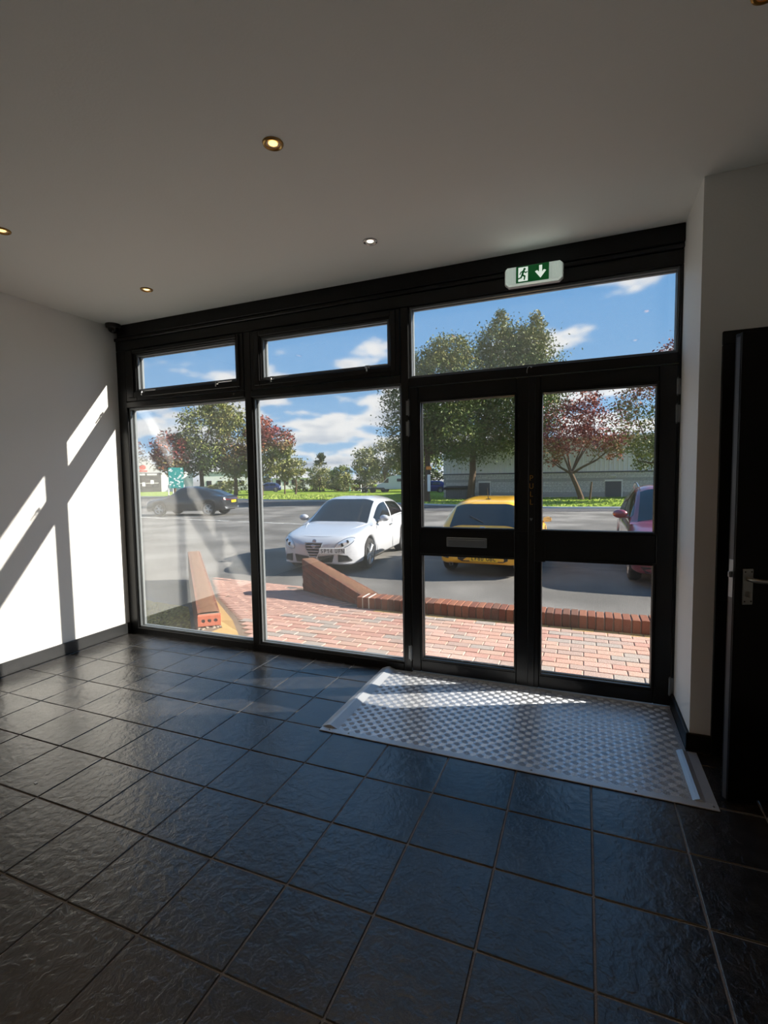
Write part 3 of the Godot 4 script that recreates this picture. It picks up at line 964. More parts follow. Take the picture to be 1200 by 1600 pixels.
# local x runs down the ramp; the face towards the ramp is at z = 0 for the right wall
func flank(called: String, label: String, at: Vector3, long: float, thick: float, is_right: bool) -> void:
	var w := setting(called, label, "brick wall")
	w.position = at
	w.rotation.y = PI * 0.75          # local +x -> (-0.707, 0, -0.707)
	# local z: (sin t, 0, cos t) = (0.707, 0, -0.707): away to the right of the ramp
	var z0 := 0.0
	var z1 := thick
	if not is_right:
		z0 = -thick
		z1 = 0.0
	var zm := (z0 + z1) / 2
	obj("mortar_core", bx(Vector3(0.02, PARK_Y - 0.05, z0 + 0.008), Vector3(long - 0.008, 0.085, z1 - 0.008)), M.mortar, w)
	var top := 0.098
	# weathered mortar cap
	var cap := Shape.new()
	var f := noise(FastNoiseLite.TYPE_SIMPLEX, 3.0, 3, 95)
	var n := int(long / 0.09)
	var rows := []
	for i in n + 1:
		var x := 0.115 + (long - 0.115) * i / n
		if is_right:
			x = long * i / n
		var line := []
		for j in 7:
			var z := lerpf(z0 + 0.001, z1 - 0.001, j / 6.0)
			line.append(Vector3(x, top + 0.003 + 0.004 * f.get_noise_2d(x, z * 4.0) - (0.010 if j == 0 or j == 6 else 0.0), z))
		rows.append(line)
	cap.grid(rows, false, true)
	tag(obj("weathered_top", cap.done(), M.coping, w), "speckled mossy top")
	# coping bricks on edge
	var s := Shape.new()
	s.slab(Vector3.ZERO, Vector3(0.067, 0.1025, thick), 0.004)
	var edge := s.done()
	var first := 0 if is_right else 2
	var count := int(long / 0.075)
	for i in range(first, count):
		var b := obj("brick", edge, M["brick%d" % rng.randi_range(0, 3)], w)
		b.position = Vector3(0.037 + i * 0.075, top - 0.051 + rng.randf_range(-0.0015, 0.0015), zm)
	# stretcher courses below on both faces, and headers at the far end
	s = Shape.new()
	s.slab(Vector3.ZERO, Vector3(0.215, 0.065, 0.1025), 0.003)
	var stretcher := s.done()
	for r in 7:
		var y := top - 0.1025 - 0.043 - r * 0.075
		if y < PARK_Y - 0.03:
			break
		for i in int(long / 0.225) + 1:
			var x := 0.108 + i * 0.225 + (0.1125 if r % 2 else 0.0)
			if x + 0.05 > long:
				continue
			for side in [z0 + 0.0512, z1 - 0.0512]:
				var face_ramp: bool = (absf(side - (z0 + 0.0512)) < 0.001) == is_right
				# hidden bricks below the paving are left out
				var wx := at.x - 0.7071 * x
				var wz := at.z - 0.7071 * x
				if face_ramp and y + 0.04 < ramp_y(wx, wz):
					continue
				var b := obj("brick", stretcher, M["brick%d" % rng.randi_range(0, 3)], w)
				b.position = Vector3(minf(x, long - 0.109), y, side)
	if not is_right:
		# the end brick lies on its side and shows its three holes
		var c := CSGCombiner3D.new()
		c.name = "perforated_brick"
		w.add_child(c)
		var b := CSGBox3D.new()
		b.name = "brick_body"
		b.size = Vector3(0.065, 0.1025, 0.215)
		c.add_child(b)
		for i in 3:
			var h := CSGCylinder3D.new()
			h.name = "hole"
			h.radius = 0.0185
			h.height = 0.2
			h.sides = 20
			h.rotation.z = PI / 2
			h.position = Vector3(0, 0, (i - 1) * 0.058)
			h.operation = CSGShape3D.OPERATION_SUBTRACTION
			c.add_child(h, true)
		c.position = Vector3(0.012, top - 0.05, zm)
		c.rotation.y = -0.10
		c.material_override = M.new_brick
		tag(c, "fresh red brick with three round holes")
		var rub := Shape.new()
		for i in 9:
			var q := Basis.from_euler(Vector3(rng.randf(), rng.randf() * 3.0, rng.randf()))
			rub.slab(Vector3.ZERO, Vector3(rng.randf_range(0.03, 0.07), rng.randf_range(0.02, 0.04), rng.randf_range(0.03, 0.06)), 0.008, Transform3D(q, Vector3(0.0 + rng.randf_range(-0.03, 0.02), -0.035 + rng.randf_range(-0.01, 0.005), zm + (i - 4) * 0.024)))
		tag(obj("rubble", rub.done(), M.mortar, w), "broken mortar under the end brick", "", "", "stuff")

func far_building() -> void:
	var Z := -42.0
	var b := base("warehouse", "long grey blockwork warehouse with pale metal cladding behind the trees", "building", Vector3(2.0, PARK_Y, Z))
	var o := -Vector3(2.0, PARK_Y, Z)
	var x0 := -10.1
	var x1 := 40.0
	obj("wall_core", bx(Vector3(x0 + 0.02, PARK_Y - 0.8, Z - 30) + o, Vector3(x1, 1.62, Z - 0.02) + o), M.block_dark, b)
	var s := Shape.new()
	for r in 11:
		var y := -0.83 + r * 0.225
		for i in 52:
			var x := x0 + i * 0.45 + (0.225 if r % 2 else 0.0)
			if r in [2, 3, 8]:
				continue
			s.slab(Vector3(x + 0.225, y + 0.1125, Z + 0.01) + o, Vector3(0.437, 0.212, 0.10), 0.008)
	obj("blockwork", s.done(), M.block, b).set_meta("kind", "stuff")
	s = Shape.new()
	for r in [2, 3, 8]:
		var y: float = -0.83 + r * 0.225
		for i in 52:
			var x := x0 + i * 0.45 + (0.225 if r % 2 else 0.0)
			s.slab(Vector3(x + 0.225, y + 0.1125, Z + 0.01) + o, Vector3(0.437, 0.212, 0.10), 0.008)
	obj("dark_course", s.done(), M.block_dark, b).set_meta("kind", "stuff")
	obj("flashing", bx(Vector3(x0 - 0.05, 1.64, Z - 0.1) + o, Vector3(x1, 1.74, Z + 0.12) + o, 0.02), M.grey_door, b)
	# profiled cladding
	s = Shape.new()
	for i in int((x1 - x0) / 0.333):
		var x := x0 + i * 0.333
		s.quad(Vector3(x, 1.74, Z) + o, Vector3(x + 0.2, 1.74, Z) + o, Vector3(x + 0.2, 4.4, Z) + o, Vector3(x, 4.4, Z) + o)
		s.quad(Vector3(x + 0.2, 1.74, Z) + o, Vector3(x + 0.24, 1.74, Z + 0.035) + o, Vector3(x + 0.24, 4.4, Z + 0.035) + o, Vector3(x + 0.2, 4.4, Z) + o)
		s.quad(Vector3(x + 0.24, 1.74, Z + 0.035) + o, Vector3(x + 0.29, 1.74, Z + 0.035) + o, Vector3(x + 0.29, 4.4, Z + 0.035) + o, Vector3(x + 0.24, 4.4, Z + 0.035) + o)
		s.quad(Vector3(x + 0.29, 1.74, Z + 0.035) + o, Vector3(x + 0.333, 1.74, Z) + o, Vector3(x + 0.333, 4.4, Z) + o, Vector3(x + 0.29, 4.4, Z + 0.035) + o)
	obj("cladding", s.done(), M.cladding, b)
	obj("roof", bx(Vector3(x0 - 0.2, 4.4, Z - 30.0) + o, Vector3(x1, 4.6, Z + 0.25) + o, 0.03), M.cladding, b)
	obj("side_cladding", bx(Vector3(x0, 1.62, Z - 30) + o, Vector3(x1, 4.4, Z - 0.01) + o), M.cladding, b)
	for q in [[3.2, 4.35], [-6.9, -5.95], [14.0, 15.2]]:
		var d := obj("door", bx(Vector3(q[0], -0.86, Z + 0.04) + o, Vector3(q[1], 0.92, Z + 0.10) + o, 0.01), M.grey_door, b)
		obj("door_lintel", bx(Vector3(q[0] - 0.06, 0.92, Z + 0.04) + o, Vector3(q[1] + 0.10, 1.06, Z + 0.12) + o, 0.01), M.white, d)
		obj("door_jamb", bx(Vector3(q[1], -0.86, Z + 0.04) + o, Vector3(q[1] + 0.09, 0.92, Z + 0.11) + o, 0.01), M.white, d)
		var lx: float = (q[0] + q[1]) / 2
		obj("wall_lamp", bx(Vector3(lx - 0.2, 1.32, Z + 0.05) + o, Vector3(lx + 0.2, 1.42, Z + 0.2) + o, 0.02), M.white, b)
	# store in front of it
	var st := base("bin_store", "low grey timber bin store against the warehouse by the tree", "shed", Vector3(-8.3, PARK_Y, -40.2))
	for i in 11:
		obj("board", bx(Vector3(-1.0 + i * 0.185, 0, 0.42), Vector3(-0.825 + i * 0.185, 0.86, 0.45), 0.006), M.grey_door, st)
	obj("side", bx(Vector3(-1.0, 0, -0.5), Vector3(-0.96, 0.90, 0.42), 0.005), M.grey_door, st)
	obj("side", bx(Vector3(1.0, 0, -0.5), Vector3(1.04, 0.90, 0.42), 0.005), M.grey_door, st)
	var lid := Shape.new()
	lid.slab(Vector3(0.02, 1.00, 0), Vector3(2.25, 0.20, 1.15), 0.03, Transform3D(Basis(Vector3.RIGHT, 0.10), Vector3.ZERO))
	obj("lid", lid.done(), M.dark_plastic, st)

# ---------------------------------------------------------------- trees
# crown: list of [centre offset, radii, share]; hues: palette; high: palette towards the top or None
func tree(called: String, label: String, at: Vector3, trunk: Array, crown: Array, hues: Array, leaves: int, size: float, seed: int, group := "", limbs := 9) -> void:
	var r := RandomNumberGenerator.new()
	r.seed = seed
	var t := base(called, label, "tree" if not called.contains("shrub") else "shrub", at, 0.0, group)
	# trunk: [radius, fork height, lean vector]
	var rad: float = trunk[0]
	var fork: Vector3 = Vector3(trunk[2].x, trunk[1], trunk[2].y)
	var s := Shape.new()
	s.tube([Vector3(0, -0.25, 0), Vector3(0, 0.1, 0) + fork * 0.08, fork * 0.5 + Vector3(rad * 0.3, 0, 0), fork], [rad * 1.45, rad * 1.05, rad * 0.9, rad * 0.8], 9)
	obj("trunk", s.done(), M.bark, t)
	var tips := []
	for i in limbs:
		var c: Array = crown[i % crown.size()]
		var dir := Vector3(r.randf_range(-1, 1), r.randf_range(-0.7, 1), r.randf_range(-1, 1)).normalized()
		var tip: Vector3 = c[0] + dir * c[1] * r.randf_range(0.55, 0.85)
		var mid: Vector3 = fork.lerp(tip, 0.5) + Vector3(r.randf_range(-0.1, 0.1), -0.06, r.randf_range(-0.1, 0.1)) * fork.distance_to(tip)
		s = Shape.new()
		var br := rad * r.randf_range(0.34, 0.55)
		s.tube([fork * 0.96, fork.lerp(mid, 0.5), mid, mid.lerp(tip, 0.55), tip], [br, br * 0.8, br * 0.55, br * 0.32, br * 0.10], 6, false)
		for k in 3:
			var a := mid.lerp(tip, r.randf_range(0.0, 0.7))
			var e: Vector3 = a + Vector3(r.randf_range(-1, 1), r.randf_range(-0.2, 1), r.randf_range(-1, 1)).normalized() * c[1] * r.randf_range(0.25, 0.5)
			s.tube([a, a.lerp(e, 0.5) + Vector3(0, 0.06, 0), e], [br * 0.30, br * 0.18, br * 0.06], 5, false)
			tips.append(e)
		tips.append(tip)
		obj("branch", s.done(), M.bark, t)
	# foliage in clumps
	s = Shape.new()
	s.coloured = true
	var lo := 1e9
	var hi := -1e9
	for c in crown:
		lo = minf(lo, c[0].y - c[1].y)
		hi = maxf(hi, c[0].y + c[1].y)
	for c in crown:
		var share := int(leaves * c[2])
		var per := 34
		for k in share / per:
			var d := Vector3(r.randf_range(-1, 1), r.randf_range(-1, 1), r.randf_range(-1, 1))
			while d.length() > 1.0 or d.length() < 0.35:
				d = Vector3(r.randf_range(-1, 1), r.randf_range(-1, 1), r.randf_range(-1, 1))
			d = d.normalized() * pow(d.length(), 0.55)
			var mid: Vector3 = c[0] + d * c[1]
			var spread: float = r.randf_range(0.10, 0.20) * minf(c[1].x, c[1].y) + 0.08
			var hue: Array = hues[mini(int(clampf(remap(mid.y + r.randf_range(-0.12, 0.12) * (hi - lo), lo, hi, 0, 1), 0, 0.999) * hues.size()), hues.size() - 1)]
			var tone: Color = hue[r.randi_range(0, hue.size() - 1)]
			for j in per:
				var q := mid + Vector3(r.randfn(0, 1), r.randfn(0, 0.75), r.randfn(0, 1)) * spread
				var x := Vector3(r.randf_range(-1, 1), r.randf_range(-0.8, 0.8), r.randf_range(-1, 1)).normalized()
				var y := x.cross(Vector3(r.randf_range(-1, 1), r.randf_range(-1, 1), r.randf_range(-1, 1))).normalized()
				var z := size * r.randf_range(0.6, 1.25)
				var v := r.randf_range(0.75, 1.25)
				s.tint = Color(tone.r * v, tone.g * v, tone.b * v)
				s.tri(q - x * z, q + y * z * 0.5, q + x * z)
				s.tri(q - x * z, q + x * z, q - y * z * 0.5 + x.cross(y) * z * 0.2)
	tag(obj("foliage", s.done(), M.leaf, t), "leafy crown", "", "", "stuff")

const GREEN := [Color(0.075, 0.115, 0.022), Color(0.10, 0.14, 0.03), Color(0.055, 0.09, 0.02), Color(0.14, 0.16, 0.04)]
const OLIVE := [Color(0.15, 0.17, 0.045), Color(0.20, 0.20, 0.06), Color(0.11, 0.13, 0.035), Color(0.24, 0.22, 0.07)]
const RED := [Color(0.20, 0.035, 0.035), Color(0.26, 0.055, 0.045), Color(0.14, 0.03, 0.035), Color(0.30, 0.09, 0.06)]
const RUST := [Color(0.24, 0.11, 0.045), Color(0.20, 0.13, 0.05), Color(0.28, 0.09, 0.05), Color(0.19, 0.16, 0.05)]
const PALE := [Color(0.22, 0.22, 0.10), Color(0.27, 0.27, 0.14), Color(0.17, 0.18, 0.07)]
const DUSK := [Color(0.05, 0.07, 0.03), Color(0.07, 0.085, 0.04), Color(0.04, 0.055, 0.025)]

func trees() -> void:
	var L := PARK_Y + 0.08
	# the two big greens before the warehouse
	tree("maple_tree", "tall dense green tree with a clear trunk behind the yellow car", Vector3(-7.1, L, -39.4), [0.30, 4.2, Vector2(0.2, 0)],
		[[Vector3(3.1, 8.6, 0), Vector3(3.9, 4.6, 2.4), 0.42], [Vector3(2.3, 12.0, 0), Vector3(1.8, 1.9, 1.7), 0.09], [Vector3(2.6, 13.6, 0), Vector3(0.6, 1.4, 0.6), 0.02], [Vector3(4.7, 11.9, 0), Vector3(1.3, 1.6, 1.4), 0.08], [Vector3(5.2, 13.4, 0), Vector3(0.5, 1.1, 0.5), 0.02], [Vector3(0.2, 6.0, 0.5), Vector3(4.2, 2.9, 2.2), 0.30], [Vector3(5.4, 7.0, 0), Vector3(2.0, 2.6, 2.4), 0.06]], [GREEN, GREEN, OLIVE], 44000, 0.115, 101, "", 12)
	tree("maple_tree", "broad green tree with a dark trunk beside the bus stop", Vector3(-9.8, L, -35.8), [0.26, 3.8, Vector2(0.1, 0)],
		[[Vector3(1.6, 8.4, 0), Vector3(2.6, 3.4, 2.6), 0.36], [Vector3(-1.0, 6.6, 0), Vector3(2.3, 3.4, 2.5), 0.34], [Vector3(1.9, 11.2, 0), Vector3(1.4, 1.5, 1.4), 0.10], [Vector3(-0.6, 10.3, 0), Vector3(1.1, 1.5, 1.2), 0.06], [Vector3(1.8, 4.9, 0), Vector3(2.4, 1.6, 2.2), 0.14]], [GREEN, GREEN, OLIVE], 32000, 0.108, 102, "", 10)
	tree("cherry_tree", "leaning red-leaved tree with forked branches on the sunlit verge", Vector3(1.45, L, -37.9), [0.19, 2.0, Vector2(-0.75, 0)],
		[[Vector3(-0.8, 5.3, 0), Vector3(2.4, 2.0, 2.2), 0.44], [Vector3(1.3, 5.0, 0), Vector3(2.1, 1.7, 2.0), 0.28], [Vector3(-2.3, 3.6, 0), Vector3(1.2, 1.0, 1.3), 0.16], [Vector3(0.2, 7.2, 0), Vector3(1.0, 0.9, 1.0), 0.06], [Vector3(2.1, 3.7, 0), Vector3(0.9, 0.6, 1.0), 0.06]], [RUST, RED, RED, RED], 7800, 0.11, 103, "", 11)
	tree("cherry_tree", "green and russet tree cut off by the right-hand door stile", Vector3(6.7, L, -35.9), [0.20, 2.6, Vector2(0, 0)],
		[[Vector3(-0.5, 6.0, 0), Vector3(2.6, 3.2, 2.4), 0.60], [Vector3(0.4, 8.6, 0), Vector3(1.5, 1.7, 1.5), 0.20], [Vector3(-0.9, 3.2, 0), Vector3(1.9, 1.1, 1.8), 0.20]], [OLIVE, OLIVE, RUST, RED], 9000, 0.11, 104, "", 9)
	# the group seen through the left window
	tree("lime_tree", "tallest olive green tree seen through the left window", Vector3(-40.4, L, -44.8), [0.28, 3.0, Vector2(0, 0)],
		[[Vector3(0.9, 6.9, 0), Vector3(3.2, 4.2, 3.0), 0.55], [Vector3(-1.3, 5.4, 0), Vector3(2.4, 3.0, 2.4), 0.25], [Vector3(2.6, 9.6, 0), Vector3(1.5, 1.7, 1.5), 0.20]], [GREEN, OLIVE, OLIVE], 7600, 0.19, 105, "", 9)
	tree("lime_tree", "olive green tree turning red, against the window mullion", Vector3(-37.4, L, -47.2), [0.24, 2.8, Vector2(0, 0)],
		[[Vector3(0.2, 6.4, 0), Vector3(2.6, 4.3, 2.6), 0.75], [Vector3(1.0, 3.6, 0), Vector3(2.2, 1.6, 2.2), 0.25]], [OLIVE, RUST, OLIVE, OLIVE], 6000, 0.19, 106, "", 8)
	tree("cherry_tree", "dark red tree over the teal banner in the left window", Vector3(-41.4, L, -41.6), [0.17, 2.0, Vector2(0, 0)],
		[[Vector3(-0.3, 5.0, 0), Vector3(1.9, 2.3, 1.9), 0.8], [Vector3(-1.5, 4.4, 0), Vector3(1.2, 1.3, 1.2), 0.2]], [RUST, RED, RED], 3000, 0.17, 107, "", 9)
	tree("cherry_tree", "thinly leaved dark tree in front of the distant cafe", Vector3(-48.0, L, -41.0), [0.14, 2.2, Vector2(0, 0)],
		[[Vector3(0.2, 4.9, 0), Vector3(2.0, 1.9, 1.9), 1.0]], [DUSK, RED], 900, 0.15, 108, "", 13)
	tree("cherry_tree", "red and green tree beside the middle window's left edge", Vector3(-34.5, L, -48.3), [0.26, 2.0, Vector2(-0.1, 0)],
		[[Vector3(0.0, 7.4, 0), Vector3(1.7, 2.2, 1.8), 0.25], [Vector3(2.2, 6.0, 0), Vector3(2.0, 1.9, 2.0), 0.28], [Vector3(0.6, 4.4, 0), Vector3(2.5, 2.1, 2.3), 0.34], [Vector3(3.6, 5.2, 0.4), Vector3(1.3, 0.8, 1.2), 0.13]], [OLIVE, OLIVE, RUST, RED, RED], 6200, 0.18, 109, "", 11)
	tree("birch_tree", "small yellow-green tree with a double trunk on the lawn", Vector3(-31.6, L, -51.4), [0.12, 1.6, Vector2(0.1, 0)],
		[[Vector3(-0.2, 3.2, 0), Vector3(1.3, 1.3, 1.2), 1.0]], [OLIVE, PALE], 1500, 0.16, 110, "", 6)
	tree("birch_tree", "small yellow-green tree left of the double-trunked one", Vector3(-33.6, L, -52.0), [0.10, 1.5, Vector2(0, 0)],
		[[Vector3(0, 3.0, 0), Vector3(1.2, 1.4, 1.2), 1.0]], [OLIVE, PALE], 1300, 0.16, 111, "", 6)
	tree("round_shrub", "upright golden-green shrub in the middle of the lawn", Vector3(-33.1, L, -60.0), [0.12, 0.8, Vector2(0, 0)],
		[[Vector3(0, 2.6, 0), Vector3(1.3, 2.0, 1.2), 0.7], [Vector3(0.5, 4.6, 0), Vector3(0.5, 0.9, 0.5), 0.3]], [OLIVE, PALE, DUSK], 1700, 0.17, 112, "", 6)
	tree("round_shrub", "rounded yellow-green shrub nearest the green cabinet", Vector3(-29.7, L, -61.0), [0.10, 0.5, Vector2(0, 0)],
		[[Vector3(0, 1.35, 0), Vector3(1.15, 1.2, 1.1), 1.0]], [PALE, OLIVE], 1300, 0.16, 113, "", 5)
	tree("birch_tree", "pale leafy tree with a thin white trunk near the van", Vector3(-29.0, L, -66.5), [0.12, 2.0, Vector2(0, 0)],
		[[Vector3(0.2, 4.1, 0), Vector3(1.9, 2.2, 1.9), 1.0]], [OLIVE, PALE], 2400, 0.19, 114, "", 7)
	tree("birch_tree", "pale leafy tree standing behind the white van", Vector3(-27.0, L, -69.5), [0.16, 2.2, Vector2(0, 0)],
		[[Vector3(0.8, 5.0, 0), Vector3(2.7, 2.6, 2.4), 0.7], [Vector3(2.2, 5.4, 0), Vector3(1.8, 2.0, 1.8), 0.3]], [OLIVE, PALE, PALE], 3600, 0.20, 115, "", 8)
	tree("birch_tree", "pale tree half hidden by the post between window and doors", Vector3(-22.6, L, -70.0), [0.16, 2.0, Vector2(0, 0)],
		[[Vector3(0.2, 4.8, 0), Vector3(2.4, 2.6, 2.2), 1.0]], [OLIVE, PALE, PALE], 2600, 0.20, 116, "", 7)
	# dark wood on the skyline and the hedge before it
	var far := [["dark conical tree on the skyline behind the golden shrub", -45.0, -90.0, 4.6, 1.9], ["dark rounded skyline tree above the green cabinet", -39.5, -92.0, 5.4, 2.7], ["dark low skyline tree left of the golden shrub", -52.0, -96.0, 3.8, 2.8],
		["dark skyline tree behind the thin white trunk", -37.0, -100.0, 4.6, 2.8], ["dark skyline tree behind the double-trunked tree", -57.5, -94.0, 4.4, 3.0], ["dark skyline tree above the white van's roof", -31.5, -96.0, 4.6, 3.0], ["dark skyline tree furthest towards the red tree", -66.0, -97.0, 4.2, 3.2], ["dark tree filling the gap beside the blue hatchback", -18.2, -62.0, 5.2, 2.6]]
	for i in far.size():
		var q: Array = far[i]
		tree("skyline_tree", q[0], Vector3(q[1], L, q[2]), [0.16, 1.2, Vector2.ZERO], [[Vector3(0, q[3] * 0.55, 0), Vector3(q[4], q[3] * 0.48, q[4] * 0.8), 1.0]], [DUSK, GREEN], 1500, 0.24, 130 + i, "dark trees on the skyline", 4)
	var hedge := [["russet hedge behind the double-trunked tree", -36.0, -63.0, 4.6], ["brown-green hedge behind the golden shrub", -31.5, -65.5, 3.2], ["straw-coloured bank of scrub behind the van", -27.0, -73.0, 5.0], ["low green hedge far left below the tall trees", -46.0, -58.0, 5.0]]
	for i in hedge.size():
		var q: Array = hedge[i]
		tree("hedge_shrub", q[0], Vector3(q[1], L, q[2]), [0.06, 0.4, Vector2.ZERO], [[Vector3(0, 0.8, 0), Vector3(q[3], 0.95, 1.0), 1.0]], [[OLIVE, PALE], [RUST, OLIVE], [PALE, PALE], [GREEN, OLIVE]][i], 2200, 0.16, 150 + i, "", 5)

# ---------------------------------------------------------------- cars
# Local axes: +z is forward, x across, y up from the road.
func along(points: Array, z: float) -> float:
	# piecewise curve through (z, value), eased between neighbours
	if z <= points[0].x:
		return points[0].y
	for i in points.size() - 1:
		if z <= points[i + 1].x:
			var a: Vector2 = points[maxi(i - 1, 0)]
			var b: Vector2 = points[i]
			var c: Vector2 = points[i + 1]
			var d: Vector2 = points[mini(i + 2, points.size() - 1)]
			var t := (z - b.x) / (c.x - b.x)
			var h := c.x - b.x
			var mb := (c.y - a.y) / (c.x - a.x) * h
			var mc := (d.y - b.y) / (d.x - b.x) * h
			var s0 := (c.y - b.y)
			if mb * s0 <= 0.0: mb = 0.0
			if mc * s0 <= 0.0: mc = 0.0
			if absf(mb) > 3.0 * absf(s0): mb = 3.0 * s0
			if absf(mc) > 3.0 * absf(s0): mc = 3.0 * s0
			return b.y * (2 * t * t * t - 3 * t * t + 1) + mb * (t * t * t - 2 * t * t + t) + c.y * (-2 * t * t * t + 3 * t * t) + mc * (t * t * t - t * t)
	return points[-1].y

class Car:
	var long := 4.35
	var half := 0.89
	var sill := 0.20
	var wheels := [1.33, -1.31]        # axle positions
	var radius := 0.315
	var arch := 0.355
	var top := []                       # bonnet, belt and tail line
	var roof := []                      # roof line from cowl to tail
	var roof_half := []                 # half width of the roof edge
	var belt_in := 0.06
	var blunt := 0.55
	var power := 3.2
	var nose_drop := 0.16
	var tail_drop := 0.10
	var low_front := 0.19
	var low_rear := 0.26
	var host

	func width(z: float) -> float:
		var e := blunt
		var h := long / 2.0
		var k := maxf((absf(z) - (h - e)) / e, 0.0)
		return half * pow(maxf(1.0 - pow(k, power), 0.0), 1.0 / power)

	func front_z(x: float, sign := 1.0) -> float:
		var e := blunt
		var k := minf(absf(x) / half, 0.999)
		return sign * (long / 2.0 - e + e * pow(1.0 - pow(k, power), 1.0 / power))

	func bottom(z: float) -> float:
		var y := sill
		var h := long / 2.0
		if z > wheels[0] + arch:
			y = lerpf(sill, low_front, clampf((z - wheels[0] - arch) / 0.2, 0, 1))
		elif z < wheels[1] - arch:
			y = lerpf(sill, low_rear, clampf((wheels[1] - arch - z) / 0.2, 0, 1))
		for w in wheels:
			var d: float = absf(z - w)
			if d < arch:
				y = maxf(y, radius + sqrt(arch * arch - d * d))
		var k := maxf((absf(z) - (h - 0.16)) / 0.16, 0.0)
		return y + 0.10 * pow(k, 3.0)

	func upper(z: float) -> float:
		var h := long / 2.0
		var k := maxf((absf(z) - (h - 0.28)) / 0.28, 0.0)
		return host.along(top, z) - (nose_drop if z > 0 else tail_drop) * pow(k, 2.6)

	func ring(z: float) -> Array:
		var w := width(z)
		var yb := bottom(z)
		var yt := maxf(upper(z), yb + 0.12)
		var drop := 0.085
		var ys := maxf(yt - drop, yb + 0.04)
		var pts := [Vector2(0, yb), Vector2(w * 0.5, yb), Vector2(w * 0.93, yb), Vector2(w * 0.972, lerpf(yb, ys, 0.06)), Vector2(w * 0.992, lerpf(yb, ys, 0.28)), Vector2(w, lerpf(yb, ys, 0.52)),
			Vector2(w * 0.992, lerpf(yb, ys, 0.72)), Vector2(w * 0.985, lerpf(yb, ys, 0.84)), Vector2(w * 0.955, ys), Vector2(w * 0.90, ys + drop * 0.50), Vector2(w * 0.80, ys + drop * 0.78), Vector2(w * 0.6, ys + drop * 0.93), Vector2(w * 0.3, yt), Vector2(0, yt)]
		var out := []
		for p in pts:
			out.append(Vector3(p.x, p.y, z))
		for i in range(pts.size() - 2, 0, -1):
			out.append(Vector3(-pts[i].x, pts[i].y, z))
		return out

	var cuts := {}

	func inside(x: float, y: float, z: float) -> bool:
		var o := PackedVector2Array()
		for p in ring(z):
			o.append(Vector2(p.x, p.y))
		return Geometry2D.is_point_in_polygon(Vector2(x, y), o)

	# where the body's skin lies in front of (or behind) the point (x, y)
	func skin(x: float, y: float, sign := 1.0) -> float:
		var h := long / 2.0
		for i in 60:
			var z := sign * (h - 0.001 - i * 0.02)
			if not cuts.has(z):
				var o := PackedVector2Array()
				for p in ring(z):
					o.append(Vector2(p.x, p.y))
				cuts[z] = o
			if Geometry2D.is_point_in_polygon(Vector2(x, y), cuts[z]):
				if i == 0:
					return z
				var a := z
				var b := z + sign * 0.02
				for k in 5:
					var m := (a + b) / 2.0
					if inside(x, y, m):
						a = m
					else:
						b = m
				return a
		return sign * (h - 1.2)

	func stations() -> Array:
		var h := long / 2.0
		var out := []
		for i in 15:
			out.append(-h + blunt * (1.0 - cos(i / 14.0 * PI / 2)) * 0.999 + 0.0005)
		var z := -h + blunt
		while z < h - blunt:
			out.append(z)
			z += 0.07
		for i in range(14, -1, -1):
			out.append(h - blunt * (1.0 - cos(i / 14.0 * PI / 2)) * 0.999 - 0.0005)
		for w in wheels:
			for d in [-0.999, -0.98, -0.93, -0.84, -0.7, -0.4, 0.0, 0.4, 0.7, 0.84, 0.93, 0.98, 0.999]:
				out.append(w + d * arch)
			out.append(w - arch - 0.002)
			out.append(w + arch + 0.002)
		out.sort()
		return out

	# t: 0 belt .. 1 roof edge .. 2 middle of the roof
	func cabin(z: float, t: float, sx := 1.0, out := 0.0) -> Vector3:
		var yb := upper(z) - 0.045
		var yr: float = maxf(host.along(roof, z), yb + 0.003)
		var wb := width(z) * (1.0 - belt_in)
		var wr: float = minf(host.along(roof_half, z), wb)
		var ye := maxf(yr - 0.075, yb + (yr - yb) * 0.3)
		if t <= 1.0:
			var b := 0.030 * sin(t * PI)
			return Vector3(sx * (lerpf(wb, wr, pow(t, 1.15)) + b + out), lerpf(yb, ye, t) , z)
		var u := t - 1.0
		return Vector3(sx * (wr * (1.0 - u)), ye + (yr - ye) * sin(minf(u * 2.4, 1.0) * PI / 2) + out, z)

func car_patch(s: Shape, c: Car, zs: Array, ts: Array, sx: float, out: float) -> void:
	var rows := []
	for z in zs:
		var line := []
		for t in ts:
			line.append(c.cabin(z, t, sx, out))
		rows.append(line)
	s.grid(rows, false, sx > 0)

func spread(a: float, b: float, n: int) -> Array:
	var o := []
	for i in n + 1:
		o.append(lerpf(a, b, i / float(n)))
	return o

